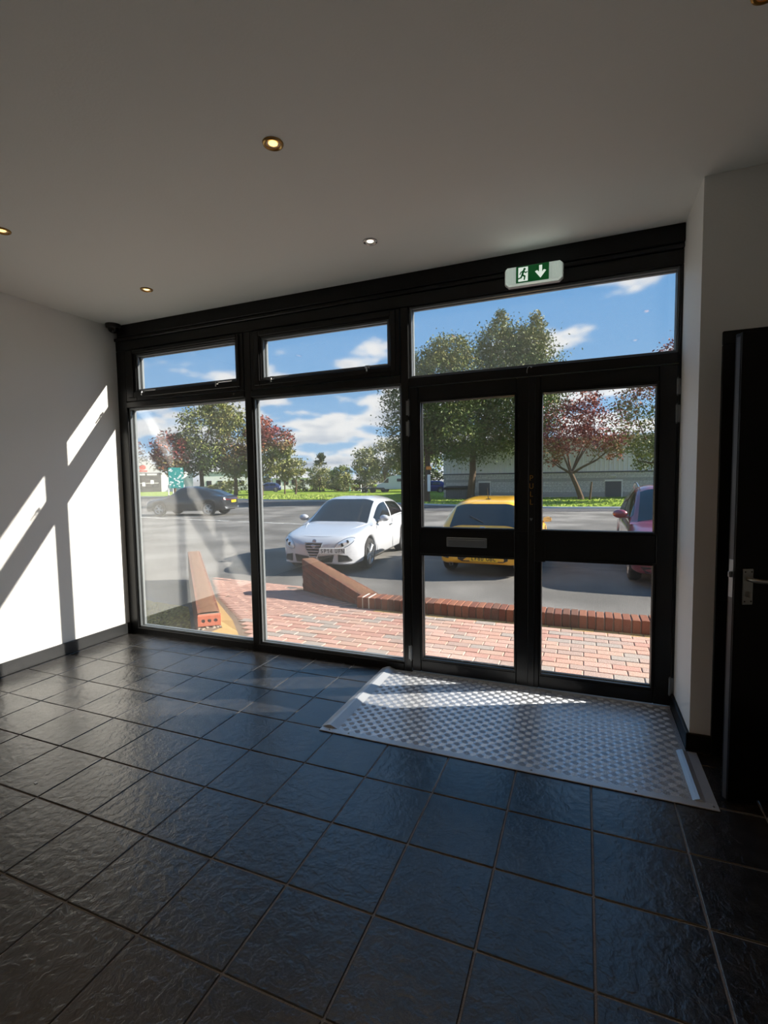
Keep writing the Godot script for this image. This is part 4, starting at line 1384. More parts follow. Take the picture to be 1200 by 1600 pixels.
func wheel(parent: Node, c: Car, x: float, z: float, spokes := 5) -> void:
	var sx := signf(x)
	var at := Transform3D(Basis(Vector3.BACK, -sx * PI / 2), Vector3(x, c.radius, z))   # local y points outwards
	var s := Shape.new()
	var r := c.radius
	s.lathe([Vector2(r * 0.62, -0.20), Vector2(r * 0.92, -0.20), Vector2(r, -0.17), Vector2(r, -0.03), Vector2(r * 0.95, -0.005), Vector2(r * 0.80, 0.004), Vector2(r * 0.70, -0.004)], 36, at)
	var t := obj("tyre", s.done(), M.tyre, parent)
	s = Shape.new()
	s.lathe([Vector2(r * 0.60, -0.10), Vector2(r * 0.66, -0.02), Vector2(r * 0.715, -0.002), Vector2(r * 0.70, -0.012)], 32, at)
	for i in spokes:
		for k in [-0.14, 0.14]:
			var a: float = TAU * i / spokes + k
			var e: float = TAU * i / spokes + k * 1.25
			var p0 := Vector3(cos(a) * r * 0.12, -0.018, sin(a) * r * 0.12)
			var p1 := Vector3(cos(e) * r * 0.68, -0.008, sin(e) * r * 0.68)
			s.tube([at * p0, at * p0.lerp(p1, 0.5), at * p1], [0.020, 0.016, 0.018], 6)
	s.lathe([Vector2(r * 0.20, -0.04), Vector2(r * 0.18, -0.006), Vector2(0.0001, -0.002)], 16, at)
	obj("alloy_rim", s.done(), M.rim, t)
	s = Shape.new()
	s.lathe([Vector2(r * 0.62, -0.09), Vector2(0.0001, -0.085)], 24, at)
	obj("brake_disc", s.done(), M.dark_plastic, t)

func on_end(s: Shape, c: Car, outline: Array, thick: float, sign := 1.0, lift := 0.0) -> void:
	# outline of (x, y) wrapped on the nose or tail; edges are cut fine so that they follow the curve
	var o := PackedVector2Array()
	for i in outline.size():
		var a: Vector2 = outline[i]
		var b: Vector2 = outline[(i + 1) % outline.size()]
		var n := maxi(1, int(a.distance_to(b) / 0.05))
		for k in n:
			o.append(a.lerp(b, k / float(n)))
	var t := Geometry2D.triangulate_polygon(o)
	var put := func(p: Vector2, d: float) -> Vector3: return Vector3(p.x, p.y, c.skin(p.x, p.y, sign) + sign * d)
	for i in range(0, t.size(), 3):
		var a: Vector3 = put.call(o[t[i]], thick + lift)
		var b: Vector3 = put.call(o[t[i + 1]], thick + lift)
		var d: Vector3 = put.call(o[t[i + 2]], thick + lift)
		if (b - a).cross(d - a).z * sign < 0.0:
			s.tri(a, d, b)
		else:
			s.tri(a, b, d)
	for i in o.size():
		var a := o[i]
		var b := o[(i + 1) % o.size()]
		s.quad(put.call(a, thick + lift), put.call(a, lift - 0.03), put.call(b, lift - 0.03), put.call(b, thick + lift))

func mirrored(outline: Array) -> Array:
	var o := []
	for p in outline:
		o.append(Vector2(-p.x, p.y))
	return o

func car_common(c: Car, t: Node3D, body: Material, glass_sets: Array, seams: Array, spokes := 5) -> void:
	var s := Shape.new()
	var rows := []
	for z in c.stations():
		rows.append(c.ring(z))
	s.grid(rows, true, false)
	for e in [0, rows.size() - 1]:
		var mid := Vector3.ZERO
		for p in rows[e]:
			mid += p
		mid /= rows[e].size()
		for j in rows[e].size():
			var a: Vector3 = rows[e][j]
			var b: Vector3 = rows[e][(j + 1) % rows[e].size()]
			if e == 0:
				s.tri(mid, b, a)
			else:
				s.tri(mid, a, b)
	obj("body", s.done(), body, t)
	s = Shape.new()
	s.box(Vector3(-c.half * 0.80, c.sill + 0.02, -c.long * 0.44), Vector3(c.half * 0.80, c.sill + 0.30, c.long * 0.44))
	obj("underbody", s.done(), M.dark_plastic, t)
	# cabin shell
	s = Shape.new()
	var zr0: float = c.roof[0].x
	var zr1: float = c.roof[-1].x
	var rr := []
	for z in spread(zr0, zr1, 56):
		var line := []
		for tt in spread(0, 2, 20):
			line.append(c.cabin(z, tt, 1.0))
		for tt in spread(1.9, 0, 19):
			line.append(c.cabin(z, tt, -1.0))
		rr.append(line)
	s.grid(rr, false, false)
	obj("roof", s.done(), body, t)
	for gset in glass_sets:
		# [name, z0, z1, t0, t1]
		if gset[3] >= 1.0:
			s = Shape.new()
			rr = []
			for z in spread(gset[1], gset[2], 14):
				var line := []
				for tt in spread(gset[3], 2.0, 8):
					line.append(c.cabin(z, tt, 1.0, 0.006))
				for k in range(7, -1, -1):
					line.append(c.cabin(z, lerpf(gset[3], 2.0, k / 8.0), -1.0, 0.006))
				rr.append(line)
			s.grid(rr, false, false)
			obj(gset[0], s.done(), M.car_glass, t)
		else:
			for sx in [1.0, -1.0]:
				s = Shape.new()
				car_patch(s, c, spread(gset[1], gset[2], 12), spread(gset[3], gset[4], 8), sx, 0.006)
				obj(gset[0], s.done(), M.car_glass, t)
	for w in c.wheels:
		for sx in [1.0, -1.0]:
			wheel(t, c, sx * (c.half - 0.012), w, spokes)
	# shut lines and handles
	for line in seams:
		for sx in [1.0, -1.0]:
			s = Shape.new()
			var path := []
			var rad := []
			for p in line:
				path.append(Vector3(sx * (c.width(p.x) * (0.993 if p.y < c.upper(p.x) - 0.12 else 0.965) + 0.001), p.y, p.x))
				rad.append(0.0045)
			s.tube(path, rad, 5)
			obj("shut_line", s.done(), M.dark_plastic, t)

func mirror_pods(c: Car, t: Node3D, body: Material, z: float, y: float, big := 1.0) -> void:
	for sx in [1.0, -1.0]:
		var s := Shape.new()
		var w := c.width(z)
		var rows := []
		for i in 9:
			var a := -PI / 2 + i * PI / 8
			var line := []
			for j in 12:
				var b := TAU * j / 12
				line.append(Vector3(sx * (w + 0.085) + cos(a) * cos(b) * 0.115 * big, y + cos(a) * sin(b) * 0.075 * big, z + sin(a) * (0.085 if a > 0 else 0.03)))
			rows.append(line)
		s.grid(rows, true, false)
		s.tube([Vector3(sx * (w - 0.06), y - 0.06, z), Vector3(sx * (w + 0.05), y - 0.03, z)], [0.03, 0.025], 8)
		var p := obj("door_mirror", s.done(), body, t)
		obj("mirror_glass", bx(Vector3(sx * (w + 0.085) - 0.085, y - 0.05, z - 0.034), Vector3(sx * (w + 0.085) + 0.085, y + 0.05, z - 0.029), 0.002), M.chrome, p)

func number_plate(t: Node3D, words: String, at: Transform3D, m: Material) -> void:
	var s := Shape.new()
	s.slab(Vector3.ZERO, Vector3(0.52, 0.112, 0.010), 0.004, at)
	var p := obj("number_plate", s.done(), m, t)
	var x := -0.205
	for ch in words:
		if ch != " ":
			var w := obj("plate_letter", lettering(ch, 0.079, "Droid Sans", true, 0.002), M.ink, p)
			w.transform = at * Transform3D(Basis().scaled(Vector3(0.84, 1, 1)), Vector3(x, 0, 0.0062))
		x += 0.0605 if ch != " " else 0.040

func lights_pod(c: Car, t: Node3D, called: String, outline: Array, m: Material, sign: float, thick := 0.012) -> void:
	for o in [outline, mirrored(outline)]:
		var s := Shape.new()
		on_end(s, c, o, thick, sign)
		obj(called, s.done(), m, t)

func cars() -> void:
	white_hatchback()
	yellow_hatchback()
	maroon_car()
	dark_coupe()

func white_hatchback() -> void:
	var body := paint(Color(0.70, 0.71, 0.73), 0.25)
	body.clearcoat_enabled = true
	body.clearcoat = 1.0
	body.clearcoat_roughness = 0.04
	var c := Car.new()
	c.host = self
	c.top = [Vector2(-2.2, 0.93), Vector2(-1.9, 1.00), Vector2(-1.2, 1.02), Vector2(0.0, 0.965), Vector2(0.85, 0.93), Vector2(1.5, 0.83), Vector2(2.0, 0.74), Vector2(2.18, 0.70)]
	c.roof = [Vector2(-2.08, 1.0), Vector2(-1.95, 1.10), Vector2(-1.65, 1.32), Vector2(-1.2, 1.41), Vector2(-0.5, 1.46), Vector2(0.0, 1.44), Vector2(0.25, 1.36), Vector2(0.62, 1.14), Vector2(1.02, 0.90)]
	c.roof_half = [Vector2(-2.1, 0.52), Vector2(-1.5, 0.58), Vector2(-0.4, 0.63), Vector2(0.2, 0.64), Vector2(1.02, 0.76)]
	c.nose_drop = 0.12
	c.long = 4.35
	c.half = 0.895
	c.wheels = [1.29, -1.34]
	c.radius = 0.318
	c.arch = 0.362
	c.power = 2.5
	c.blunt = 0.72
	var heading := Vector2(0.08, 0.987)
	var t := base("hatchback", "white hatchback with V-shaped grille parked facing the shop", "car", Vector3(-3.31 - heading.x * 2.19, PARK_Y, -7.33 - heading.y * 2.19), atan2(heading.x, heading.y))
	car_common(c, t, body, [["windscreen", 0.16, 0.94, 1.07, 2.0], ["rear_window", -1.95, -1.58, 1.12, 2.0], ["side_window", -0.28, 0.68, 0.10, 0.86], ["side_window", -1.35, -0.38, 0.10, 0.86]],
		[[Vector2(0.86, 0.30), Vector2(0.84, 0.62), Vector2(0.80, 0.88)], [Vector2(-0.32, 0.24), Vector2(-0.34, 0.60), Vector2(-0.36, 0.93)], [Vector2(-1.02, 0.62), Vector2(-1.28, 0.80), Vector2(-1.36, 0.95)], [Vector2(0.86, 0.30), Vector2(0.2, 0.235), Vector2(-0.90, 0.235)]])
	mirror_pods(c, t, body, 0.60, 1.00)
	# bonnet creases and shut line
	var s := Shape.new()
	for sx in [1.0, -1.0]:
		var path := []
		var rad := []
		for i in 12:
			var z := lerpf(0.95, 1.93, i / 11.0)
			var x: float = sx * lerpf(0.70, 0.30, pow(i / 11.0, 1.2))
			path.append(Vector3(x, c.upper(z) - 0.010 - 0.012 * absf(x), z))
			rad.append(0.014)
		s = Shape.new()
		s.tube(path, rad, 6)
		obj("bonnet_crease", s.done(), body, t)
	s = Shape.new()
	var line := []
	var rr := []
	for i in 21:
		var x := lerpf(-0.62, 0.62, i / 20.0)
		var z := c.front_z(x * 1.12) - 0.17
		line.append(Vector3(x, c.upper(z) - 0.002 - 0.05 * pow(absf(x) / 0.62, 3.0), z))
		rr.append(0.005)
	s.tube(line, rr, 5)
	obj("bonnet_line", s.done(), M.dark_plastic, t)
	# headlights: tall ovals swept over the wings
	for sx in [1.0, -1.0]:
		s = Shape.new()
		var rows := []
		for i in 9:
			var line2 := []
			for j in 18:
				var a := TAU * j / 18
				var rr2 := sin(i / 8.0 * PI / 2)
				var px := 0.600 + cos(a) * 0.150 * rr2 + sin(a) * 0.060 * rr2
				var py := 0.610 + sin(a) * 0.105 * rr2 + cos(a) * 0.035 * rr2
				var zz := c.skin(px, py) + 0.022 - 0.016 * rr2 * rr2
				line2.append(Vector3(sx * px, py, zz))
			rows.append(line2)
		s.grid(rows, true, sx > 0)
		var h := obj("headlight", s.done(), M.lens, t)
		s = Shape.new()
		var rim := []
		var rad2 := []
		for j in 19:
			rim.append(rows[8][j % 18])
			rad2.append(0.008)
		s.tube(rim, rad2, 5, false)
		obj("headlight_rim", s.done(), M.chrome, h)
		s = Shape.new()
		s.lathe([Vector2(0.040, 0.0), Vector2(0.036, 0.012), Vector2(0.0001, 0.016)], 14, Transform3D(Basis(Vector3.RIGHT, PI / 2), Vector3(sx * 0.565, 0.585, c.skin(0.565, 0.585) + 0.012)))
		obj("lamp_bowl", s.done(), M.dark_plastic, h)
		s = Shape.new()
		s.lathe([Vector2(0.034, 0.0), Vector2(0.030, 0.012), Vector2(0.0001, 0.016)], 14, Transform3D(Basis(Vector3.RIGHT, PI / 2), Vector3(sx * 0.655, 0.645, c.skin(0.655, 0.645) + 0.008)))
		obj("lamp_bowl", s.done(), M.dark_plastic, h)
	# V grille with bars and badge
	s = Shape.new()
	on_end(s, c, [Vector2(-0.185, 0.625), Vector2(0.185, 0.625), Vector2(0.165, 0.52), Vector2(0.045, 0.275), Vector2(-0.045, 0.275), Vector2(-0.165, 0.52)], 0.022)
	var g := obj("grille", s.done(), M.dark_plastic, t)
	s = Shape.new()
	var pth := []
	var rd := []
	for p in [[-0.185, 0.625], [-0.165, 0.52], [-0.045, 0.275], [0.045, 0.275], [0.165, 0.52], [0.185, 0.625], [-0.185, 0.625]]:
		pth.append(Vector3(p[0], p[1], c.skin(p[0], p[1]) + 0.024))
		rd.append(0.013)
	s.tube(pth, rd, 6, false)
	obj("grille_frame", s.done(), M.chrome, g)
	for i in 5:
		var y := 0.575 - i * 0.055
		var hw := lerpf(0.160, 0.065, (0.60 - y) / 0.30)
		var gb := Shape.new()
		gb.slab(Vector3(0, y, c.skin(hw * 0.6, y) + 0.028), Vector3(hw * 2, 0.014, 0.018), 0.004)
		obj("grille_bar", gb.done(), M.chrome, g)
	s = Shape.new()
	s.lathe([Vector2(0.046, 0.0), Vector2(0.044, 0.012), Vector2(0.034, 0.016), Vector2(0.0001, 0.017)], 20, Transform3D(Basis(Vector3.RIGHT, PI / 2 - 0.35), Vector3(0, 0.650, c.skin(0.0, 0.625) - 0.012)))
	obj("badge", s.done(), M.chrome, t)
	# lower intakes
	for o in [[Vector2(0.10, 0.36), Vector2(0.42, 0.395), Vector2(0.38, 0.25), Vector2(0.14, 0.235)], [Vector2(0.50, 0.40), Vector2(0.66, 0.37), Vector2(0.735, 0.27), Vector2(0.50, 0.25)]]:
		for oo in [o, mirrored(o)]:
			s = Shape.new()
			on_end(s, c, oo, 0.026)
			obj("air_intake", s.done(), M.dark_plastic, t)
	s = Shape.new()
	on_end(s, c, [Vector2(-0.78, 0.215), Vector2(0.78, 0.215), Vector2(0.74, 0.19), Vector2(-0.74, 0.19)], 0.025)
	obj("splitter", s.done(), body, t)
	var px := 0.40
	number_plate(t, "SP14 UFN", Transform3D(Basis(Vector3.UP, 0.26), Vector3(px, 0.475, c.skin(px, 0.475) + 0.034)), M.plate_white)
	for sx in [1.0, -1.0]:
		s = Shape.new()
		s.tube([Vector3(sx * (c.half - 0.005), 0.80, -0.10), Vector3(sx * (c.half + 0.025), 0.805, -0.16), Vector3(sx * (c.half - 0.005), 0.80, -0.24)], [0.014, 0.014, 0.014], 8)
		obj("door_handle", s.done(), M.chrome, t)
	s = Shape.new()
	s.tube([Vector3(0, 1.44, -0.9), Vector3(0, 1.60, -1.15)], [0.006, 0.003], 5)
	obj("aerial", s.done(), M.dark_plastic, t)

func yellow_hatchback() -> void:
	var body := paint(Color(0.95, 0.70, 0.03), 0.28)
	body.clearcoat_enabled = true
	body.clearcoat = 1.0
	body.clearcoat_roughness = 0.05
	var c := Car.new()
	c.host = self
	c.long = 4.05
	c.half = 0.89
	c.wheels = [1.25, -1.25]
	c.radius = 0.32
	c.arch = 0.37
	c.top = [Vector2(-2.02, 0.86), Vector2(-1.85, 0.93), Vector2(-1.2, 0.96), Vector2(0.0, 0.93), Vector2(0.8, 0.90), Vector2(1.5, 0.80), Vector2(2.02, 0.66)]
	c.roof = [Vector2(-1.98, 0.90), Vector2(-1.88, 1.03), Vector2(-1.62, 1.30), Vector2(-1.45, 1.40), Vector2(-0.9, 1.455), Vector2(-0.3, 1.465), Vector2(0.1, 1.42), Vector2(0.5, 1.18), Vector2(0.95, 0.89)]
	c.roof_half = [Vector2(-2.0, 0.70), Vector2(-1.6, 0.62), Vector2(-1.3, 0.61), Vector2(-0.4, 0.63), Vector2(0.2, 0.64), Vector2(0.95, 0.75)]
	c.power = 3.2
	c.blunt = 0.5
	c.tail_drop = 0.06
	c.low_rear = 0.24
	var t := base("hatchback", "bright yellow hatchback parked with its tail to the shop", "car", Vector3(-0.11, PARK_Y, -9.98), PI)
	car_common(c, t, body, [["windscreen", 0.10, 0.88, 1.07, 2.0], ["rear_window", -1.93, -1.56, 1.06, 2.0], ["side_window", -0.3, 0.6, 0.10, 0.86], ["side_window", -1.30, -0.42, 0.12, 0.84]],
		[[Vector2(0.75, 0.30), Vector2(0.74, 0.60), Vector2(0.70, 0.86)], [Vector2(-0.42, 0.26), Vector2(-0.44, 0.6), Vector2(-0.46, 0.90)]])
	mirror_pods(c, t, body, 0.55, 0.90, 0.8)
	var s := Shape.new()
	on_end(s, c, [Vector2(-0.48, 0.50), Vector2(0.48, 0.50), Vector2(0.46, 0.335), Vector2(0.38, 0.298), Vector2(-0.38, 0.298), Vector2(-0.46, 0.335)], 0.012, -1.0)
	obj("plate_recess", s.done(), M.dark_plastic, t)
	number_plate(t, "LF60 OBC", Transform3D(Basis(Vector3.UP, PI), Vector3(-0.03, 0.366, c.skin(0, 0.366, -1.0) - 0.022)), M.plate_yellow)
	lights_pod(c, t, "tail_light", [Vector2(0.60, 0.90), Vector2(0.80, 0.88), Vector2(0.80, 0.66), Vector2(0.66, 0.64)], M.tail_red, -1.0, 0.012)
	lights_pod(c, t, "fog_light", [Vector2(0.60, 0.44), Vector2(0.80, 0.44), Vector2(0.78, 0.345), Vector2(0.66, 0.335)], M.dark_plastic, -1.0, 0.010)
	s = Shape.new()
	on_end(s, c, [Vector2(-0.56, 0.25), Vector2(-0.50, 0.185), Vector2(0.50, 0.185), Vector2(0.56, 0.25), Vector2(0.45, 0.235), Vector2(-0.45, 0.235)], 0.02, -1.0)
	obj("diffuser", s.done(), M.dark_plastic, t)
	for sx in [1.0, -1.0]:
		s = Shape.new()
		s.lathe([Vector2(0.030, -0.06), Vector2(0.038, 0.0), Vector2(0.032, 0.002), Vector2(0.026, -0.05)], 16, Transform3D(Basis(Vector3.RIGHT, -PI / 2), Vector3(sx * 0.60, 0.235, c.skin(0.60, 0.30, -1.0) - 0.01)))
		obj("exhaust", s.done(), M.steel, t)
	s = Shape.new()
	s.slab(Vector3(0, 0.93, -1.985), Vector3(0.10, 0.045, 0.02), 0.01)
	obj("badge", s.done(), M.chrome, t)
	s = Shape.new()
	s.tube([Vector3(0.02, 1.43, -1.25), Vector3(-0.01, 1.66, -1.55)], [0.009, 0.004], 6)
	s.slab(Vector3(0.02, 1.425, -1.24), Vector3(0.10, 0.03, 0.12), 0.01)
	obj("aerial", s.done(), M.dark_plastic, t)
	s = Shape.new()
	s.tube([Vector3(0, c.cabin(-1.9, 2.0).y + 0.012, -1.90), Vector3(0.28, c.cabin(-1.80, 1.6).y + 0.03, -1.82)], [0.010, 0.007], 6)
	obj("rear_wiper", s.done(), M.dark_plastic, t)

func maroon_car() -> void:
	var body := paint(Color(0.46, 0.13, 0.19), 0.3, 0.2)
	body.clearcoat_enabled = true
	body.clearcoat = 1.0
	body.clearcoat_roughness = 0.05
	var c := Car.new()
	c.host = self
	c.long = 4.4
	c.half = 0.92
	c.wheels = [1.35, -1.33]
	c.radius = 0.345
	c.arch = 0.39
	c.sill = 0.26
	c.low_front = 0.24
	c.top = [Vector2(-2.2, 1.0), Vector2(-1.8, 1.08), Vector2(0.0, 1.05), Vector2(0.95, 1.02), Vector2(1.6, 0.95), Vector2(2.2, 0.80)]
	c.roof = [Vector2(-2.1, 1.08), Vector2(-1.9, 1.40), Vector2(-1.5, 1.60), Vector2(-0.5, 1.66), Vector2(0.0, 1.64), Vector2(0.3, 1.54), Vector2(1.10, 0.99)]
	c.roof_half = [Vector2(-2.1, 0.60), Vector2(-0.4, 0.66), Vector2(0.2, 0.67), Vector2(1.1, 0.80)]
	var t := base("estate_car", "maroon car with silver roof rails parked nose to the shop", "car", Vector3(3.27, PARK_Y, -10.02), 0.0)
	car_common(c, t, body, [["windscreen", 0.22, 1.02, 1.07, 2.0], ["rear_window", -2.0, -1.7, 1.10, 2.0], ["side_window", -0.25, 0.80, 0.10, 0.88], ["side_window", -1.5, -0.36, 0.10, 0.88]],
		[[Vector2(0.92, 0.34), Vector2(0.90, 0.66), Vector2(0.86, 0.98)], [Vector2(-0.3, 0.30), Vector2(-0.3, 0.7), Vector2(-0.32, 1.02)]], 6)
	mirror_pods(c, t, body, 0.72, 1.13, 1.15)
	var s := Shape.new()
	for sx in [1.0, -1.0]:
		var path := []
		var rad := []
		for i in 12:
			var z := lerpf(0.05, -1.75, i / 11.0)
			path.append(Vector3(sx * (along(c.roof_half, z) - 0.03), along(c.roof, z) - 0.02 + 0.06 * sin(i / 11.0 * PI), z))
			rad.append(0.018)
		s.tube(path, rad, 8)
		obj("roof_rail", s.done(), M.chrome, t)
		s = Shape.new()
	lights_pod(c, t, "headlight", [Vector2(0.52, 0.72), Vector2(0.80, 0.76), Vector2(0.84, 0.62), Vector2(0.56, 0.58)], M.lens, 1.0, 0.016)
	s = Shape.new()
	on_end(s, c, [Vector2(-0.45, 0.68), Vector2(0.45, 0.68), Vector2(0.40, 0.52), Vector2(-0.40, 0.52)], 0.014)
	obj("grille", s.done(), M.dark_plastic, t)
	s = Shape.new()
	on_end(s, c, [Vector2(-0.78, 0.36), Vector2(0.78, 0.36), Vector2(0.70, 0.26), Vector2(-0.70, 0.26)], 0.012)
	obj("lower_grille", s.done(), M.dark_plastic, t)

func dark_coupe() -> void:
	var body := paint(Color(0.13, 0.14, 0.155), 0.25, 0.2)
	body.clearcoat_enabled = true
	body.clearcoat = 1.0
	body.clearcoat_roughness = 0.05
	var c := Car.new()
	c.host = self
	c.long = 4.9
	c.half = 0.96
	c.wheels = [1.48, -1.44]
	c.radius = 0.37
	c.arch = 0.41
	c.sill = 0.27
	c.low_front = 0.24
	c.low_rear = 0.34
	c.top = [Vector2(-2.45, 0.98), Vector2(-2.2, 1.10), Vector2(-1.2, 1.08), Vector2(0.0, 1.03), Vector2(1.0, 1.0), Vector2(1.8, 0.92), Vector2(2.45, 0.74)]
	c.roof = [Vector2(-2.36, 1.08), Vector2(-2.0, 1.20), Vector2(-1.4, 1.42), Vector2(-0.7, 1.575), Vector2(-0.1, 1.61), Vector2(0.3, 1.55), Vector2(0.75, 1.27), Vector2(1.25, 0.98)]
	c.roof_half = [Vector2(-2.4, 0.60), Vector2(-1.4, 0.62), Vector2(-0.3, 0.66), Vector2(0.3, 0.68), Vector2(1.25, 0.82)]
	var head := Vector2(-0.97, 0.22).normalized()
	var left := Vector2(head.y, -head.x)         # local +x
	var mid := Vector2(-17.2, -19.9) + head * 1.44 + (left if left.y < 0 else -left) * 0.95
	var t := base("coupe", "dark grey fastback driving past on the car park, yellow rear plate", "car", Vector3(mid.x, PARK_Y, mid.y), atan2(head.x, head.y))
	car_common(c, t, body, [["windscreen", 0.36, 1.16, 1.07, 2.0], ["rear_window", -2.15, -1.0, 1.10, 2.0], ["side_window", -0.22, 0.95, 0.12, 0.86], ["side_window", -1.55, -0.32, 0.12, 0.84]],
		[[Vector2(1.0, 0.36), Vector2(0.98, 0.7), Vector2(0.94, 0.96)], [Vector2(-0.27, 0.32), Vector2(-0.27, 0.7), Vector2(-0.3, 1.0)]])
	mirror_pods(c, t, body, 0.78, 1.08)
	var s := Shape.new()
	on_end(s, c, [Vector2(-0.84, 0.95), Vector2(0.84, 0.95), Vector2(0.84, 0.87), Vector2(-0.84, 0.87)], 0.016, -1.0)
	obj("tail_light_bar", s.done(), M.tail_red, t)
	s = Shape.new()
	on_end(s, c, [Vector2(-0.80, 0.50), Vector2(0.80, 0.50), Vector2(0.76, 0.40), Vector2(-0.76, 0.40)], 0.03, -1.0)
	obj("rear_bumper_trim", s.done(), M.rim, t)
	s = Shape.new()
	s.slab(Vector3.ZERO, Vector3(0.54, 0.13, 0.012), 0.004, Transform3D(Basis(Vector3.UP, PI), Vector3(0, 0.77, c.skin(0, 0.77, -1.0) - 0.015)))
	obj("number_plate", s.done(), M.plate_yellow, t)

# ---------------------------------------------------------------- things further off
func far_things() -> void:
	var L := PARK_Y + 0.06
	# campervan
	var van := base("campervan", "white high-roofed van parked beyond the lawn", "van", Vector3(-21.4, L, -60.6), PI / 2)
	van.rotation.y = -1.45
	var s := Shape.new()
	var side := PackedVector2Array([Vector2(-2.6, 0.45), Vector2(2.55, 0.40), Vector2(2.75, 0.60), Vector2(2.75, 0.92), Vector2(2.45, 1.10), Vector2(1.95, 1.22), Vector2(1.25, 1.95), Vector2(0.75, 2.12), Vector2(0.6, 2.16), Vector2(-2.5, 2.16), Vector2(-2.65, 1.95)])
	s.plate(side, 1.95, Transform3D(Basis(Vector3.UP, PI / 2).rotated(Vector3.UP, PI), Vector3(-0.975, 0, 0)))
	obj("body", s.done(), M.white, van)
	for sx in [1.0, -1.0]:
		var x: float = sx * 0.978
		s = Shape.new()
		for q in [[Vector2(1.10, 1.25), Vector2(1.85, 1.25), Vector2(1.30, 1.78), Vector2(1.10, 1.86)], [Vector2(-0.75, 1.40), Vector2(-0.05, 1.40), Vector2(-0.05, 1.78), Vector2(-0.75, 1.78)]]:
			var mesh := Shape.new()
			mesh.plate(PackedVector2Array(q), 0.01, Transform3D(Basis(Vector3.UP, -PI / 2) if sx > 0 else Basis(Vector3.UP, -PI / 2), Vector3(x, 0, 0)))
			obj("window", mesh.done(), M.car_glass, van)
	s = Shape.new()
	s.quad(Vector3(-0.85, 1.26, 1.945), Vector3(0.85, 1.26, 1.945), Vector3(0.80, 1.90, 1.315), Vector3(-0.80, 1.90, 1.315))
	obj("windscreen", s.done(), M.car_glass, van)
	for z in [1.85, -1.6]:
		for sx in [1.0, -1.0]:
			s = Shape.new()
			s.lathe([Vector2(0.2, -0.2), Vector2(0.34, -0.2), Vector2(0.35, -0.02), Vector2(0.2, 0.0), Vector2(0.0001, -0.02)], 20, Transform3D(Basis(Vector3.BACK, -sx * PI / 2), Vector3(sx * 0.985, 0.35, z)))
			obj("wheel", s.done(), M.tyre, van)
	obj("roof_vent", bx(Vector3(-0.25, 2.16, -0.4), Vector3(0.25, 2.26, 0.2), 0.03), M.white, van)
	# dark machinery and stacked poles beside the van
	var tr := base("trailer", "dark flat trailer loaded with pale poles in front of the van", "trailer", Vector3(-24.6, L, -58.2), 0.25)
	obj("deck", bx(Vector3(-1.6, 0.45, -0.6), Vector3(1.6, 0.62, 0.6), 0.02), M.dark_plastic, tr)
	for sx in [-0.6, 0.5]:
		for sz in [0.62, -0.62]:
			s = Shape.new()
			s.lathe([Vector2(0.0001, -0.08), Vector2(0.30, -0.08), Vector2(0.32, 0.08), Vector2(0.0001, 0.08)], 18, Transform3D(Basis(Vector3.RIGHT, PI / 2), Vector3(sx, 0.32, sz)))
			obj("wheel", s.done(), M.tyre, tr)
	for i in 5:
		s = Shape.new()
		var a := -0.9 + i * 0.38
		s.tube([Vector3(a - 0.5, 0.02 if i % 2 else 0.3, 0.75), Vector3(a + 0.5, 0.95 - 0.1 * i, 0.1)], [0.05, 0.04], 6)
		obj("pole", s.done(), M.pale_mortar, tr)
	# roadside cabinet
	var cab := base("service_cabinet", "turquoise roadside cabinet among the shrubs", "cabinet", Vector3(-30.4, L, -63.3), 0.4)
	obj("body", bx(Vector3(-0.45, 0, -0.3), Vector3(0.45, 1.30, 0.3), 0.03), M.teal, cab)
	obj("door", bx(Vector3(-0.40, 0.1, 0.3), Vector3(0.40, 1.22, 0.32), 0.01), M.teal, cab)
	obj("roof", bx(Vector3(-0.95, 1.32, -0.4), Vector3(0.55, 1.42, 0.4), 0.02), M.block_dark, cab)
	tag(obj("marker_post", bx(Vector3(-0.07, 0, -0.07), Vector3(0.07, 1.0, 0.07), 0.03), M.white), "short white marker post on the lawn by the thin tree", "post")
	get_node("marker_post").position = Vector3(-28.3, L, -63.6)
	# bus stop
	var bus := base("bus_stop", "bus stop pole with orange flag and white timetable", "bus stop", Vector3(-9.0, L, -33.9), 0.25)
	s = Shape.new()
	s.tube([Vector3(0, 0, 0), Vector3(0, 3.0, 0)], [0.045, 0.045], 10)
	obj("pole", s.done(), M.dark_plastic, bus)
	obj("flag", bx(Vector3(-0.20, 2.42, 0.05), Vector3(0.18, 2.66, 0.08), 0.01), M.orange, bus)
	obj("timetable", bx(Vector3(-0.12, 0.82, 0.05), Vector3(0.10, 2.05, 0.09), 0.01), M.white, bus)
	# blue hatchback far off
	var c := Car.new()
	c.host = self
	c.top = [Vector2(-2.2, 0.9), Vector2(-1.2, 0.97), Vector2(0.9, 0.93), Vector2(2.18, 0.70)]
	c.roof = [Vector2(-2.05, 0.95), Vector2(-1.6, 1.35), Vector2(-0.5, 1.48), Vector2(0.1, 1.42), Vector2(1.0, 0.91)]
	c.roof_half = [Vector2(-2.1, 0.58), Vector2(-0.4, 0.63), Vector2(1.0, 0.75)]
	var blue := paint(Color(0.10, 0.16, 0.42), 0.3, 0.2)
	var far := base("hatchback", "blue hatchback parked at the corner of the warehouse", "car", Vector3(-15.9, L, -56.5), -1.2)
	car_common(c, far, blue, [["windscreen", 0.16, 0.92, 1.08, 2.0], ["rear_window", -1.95, -1.6, 1.1, 2.0], ["side_window", -0.3, 0.65, 0.1, 0.86], ["side_window", -1.3, -0.4, 0.1, 0.86]], [])
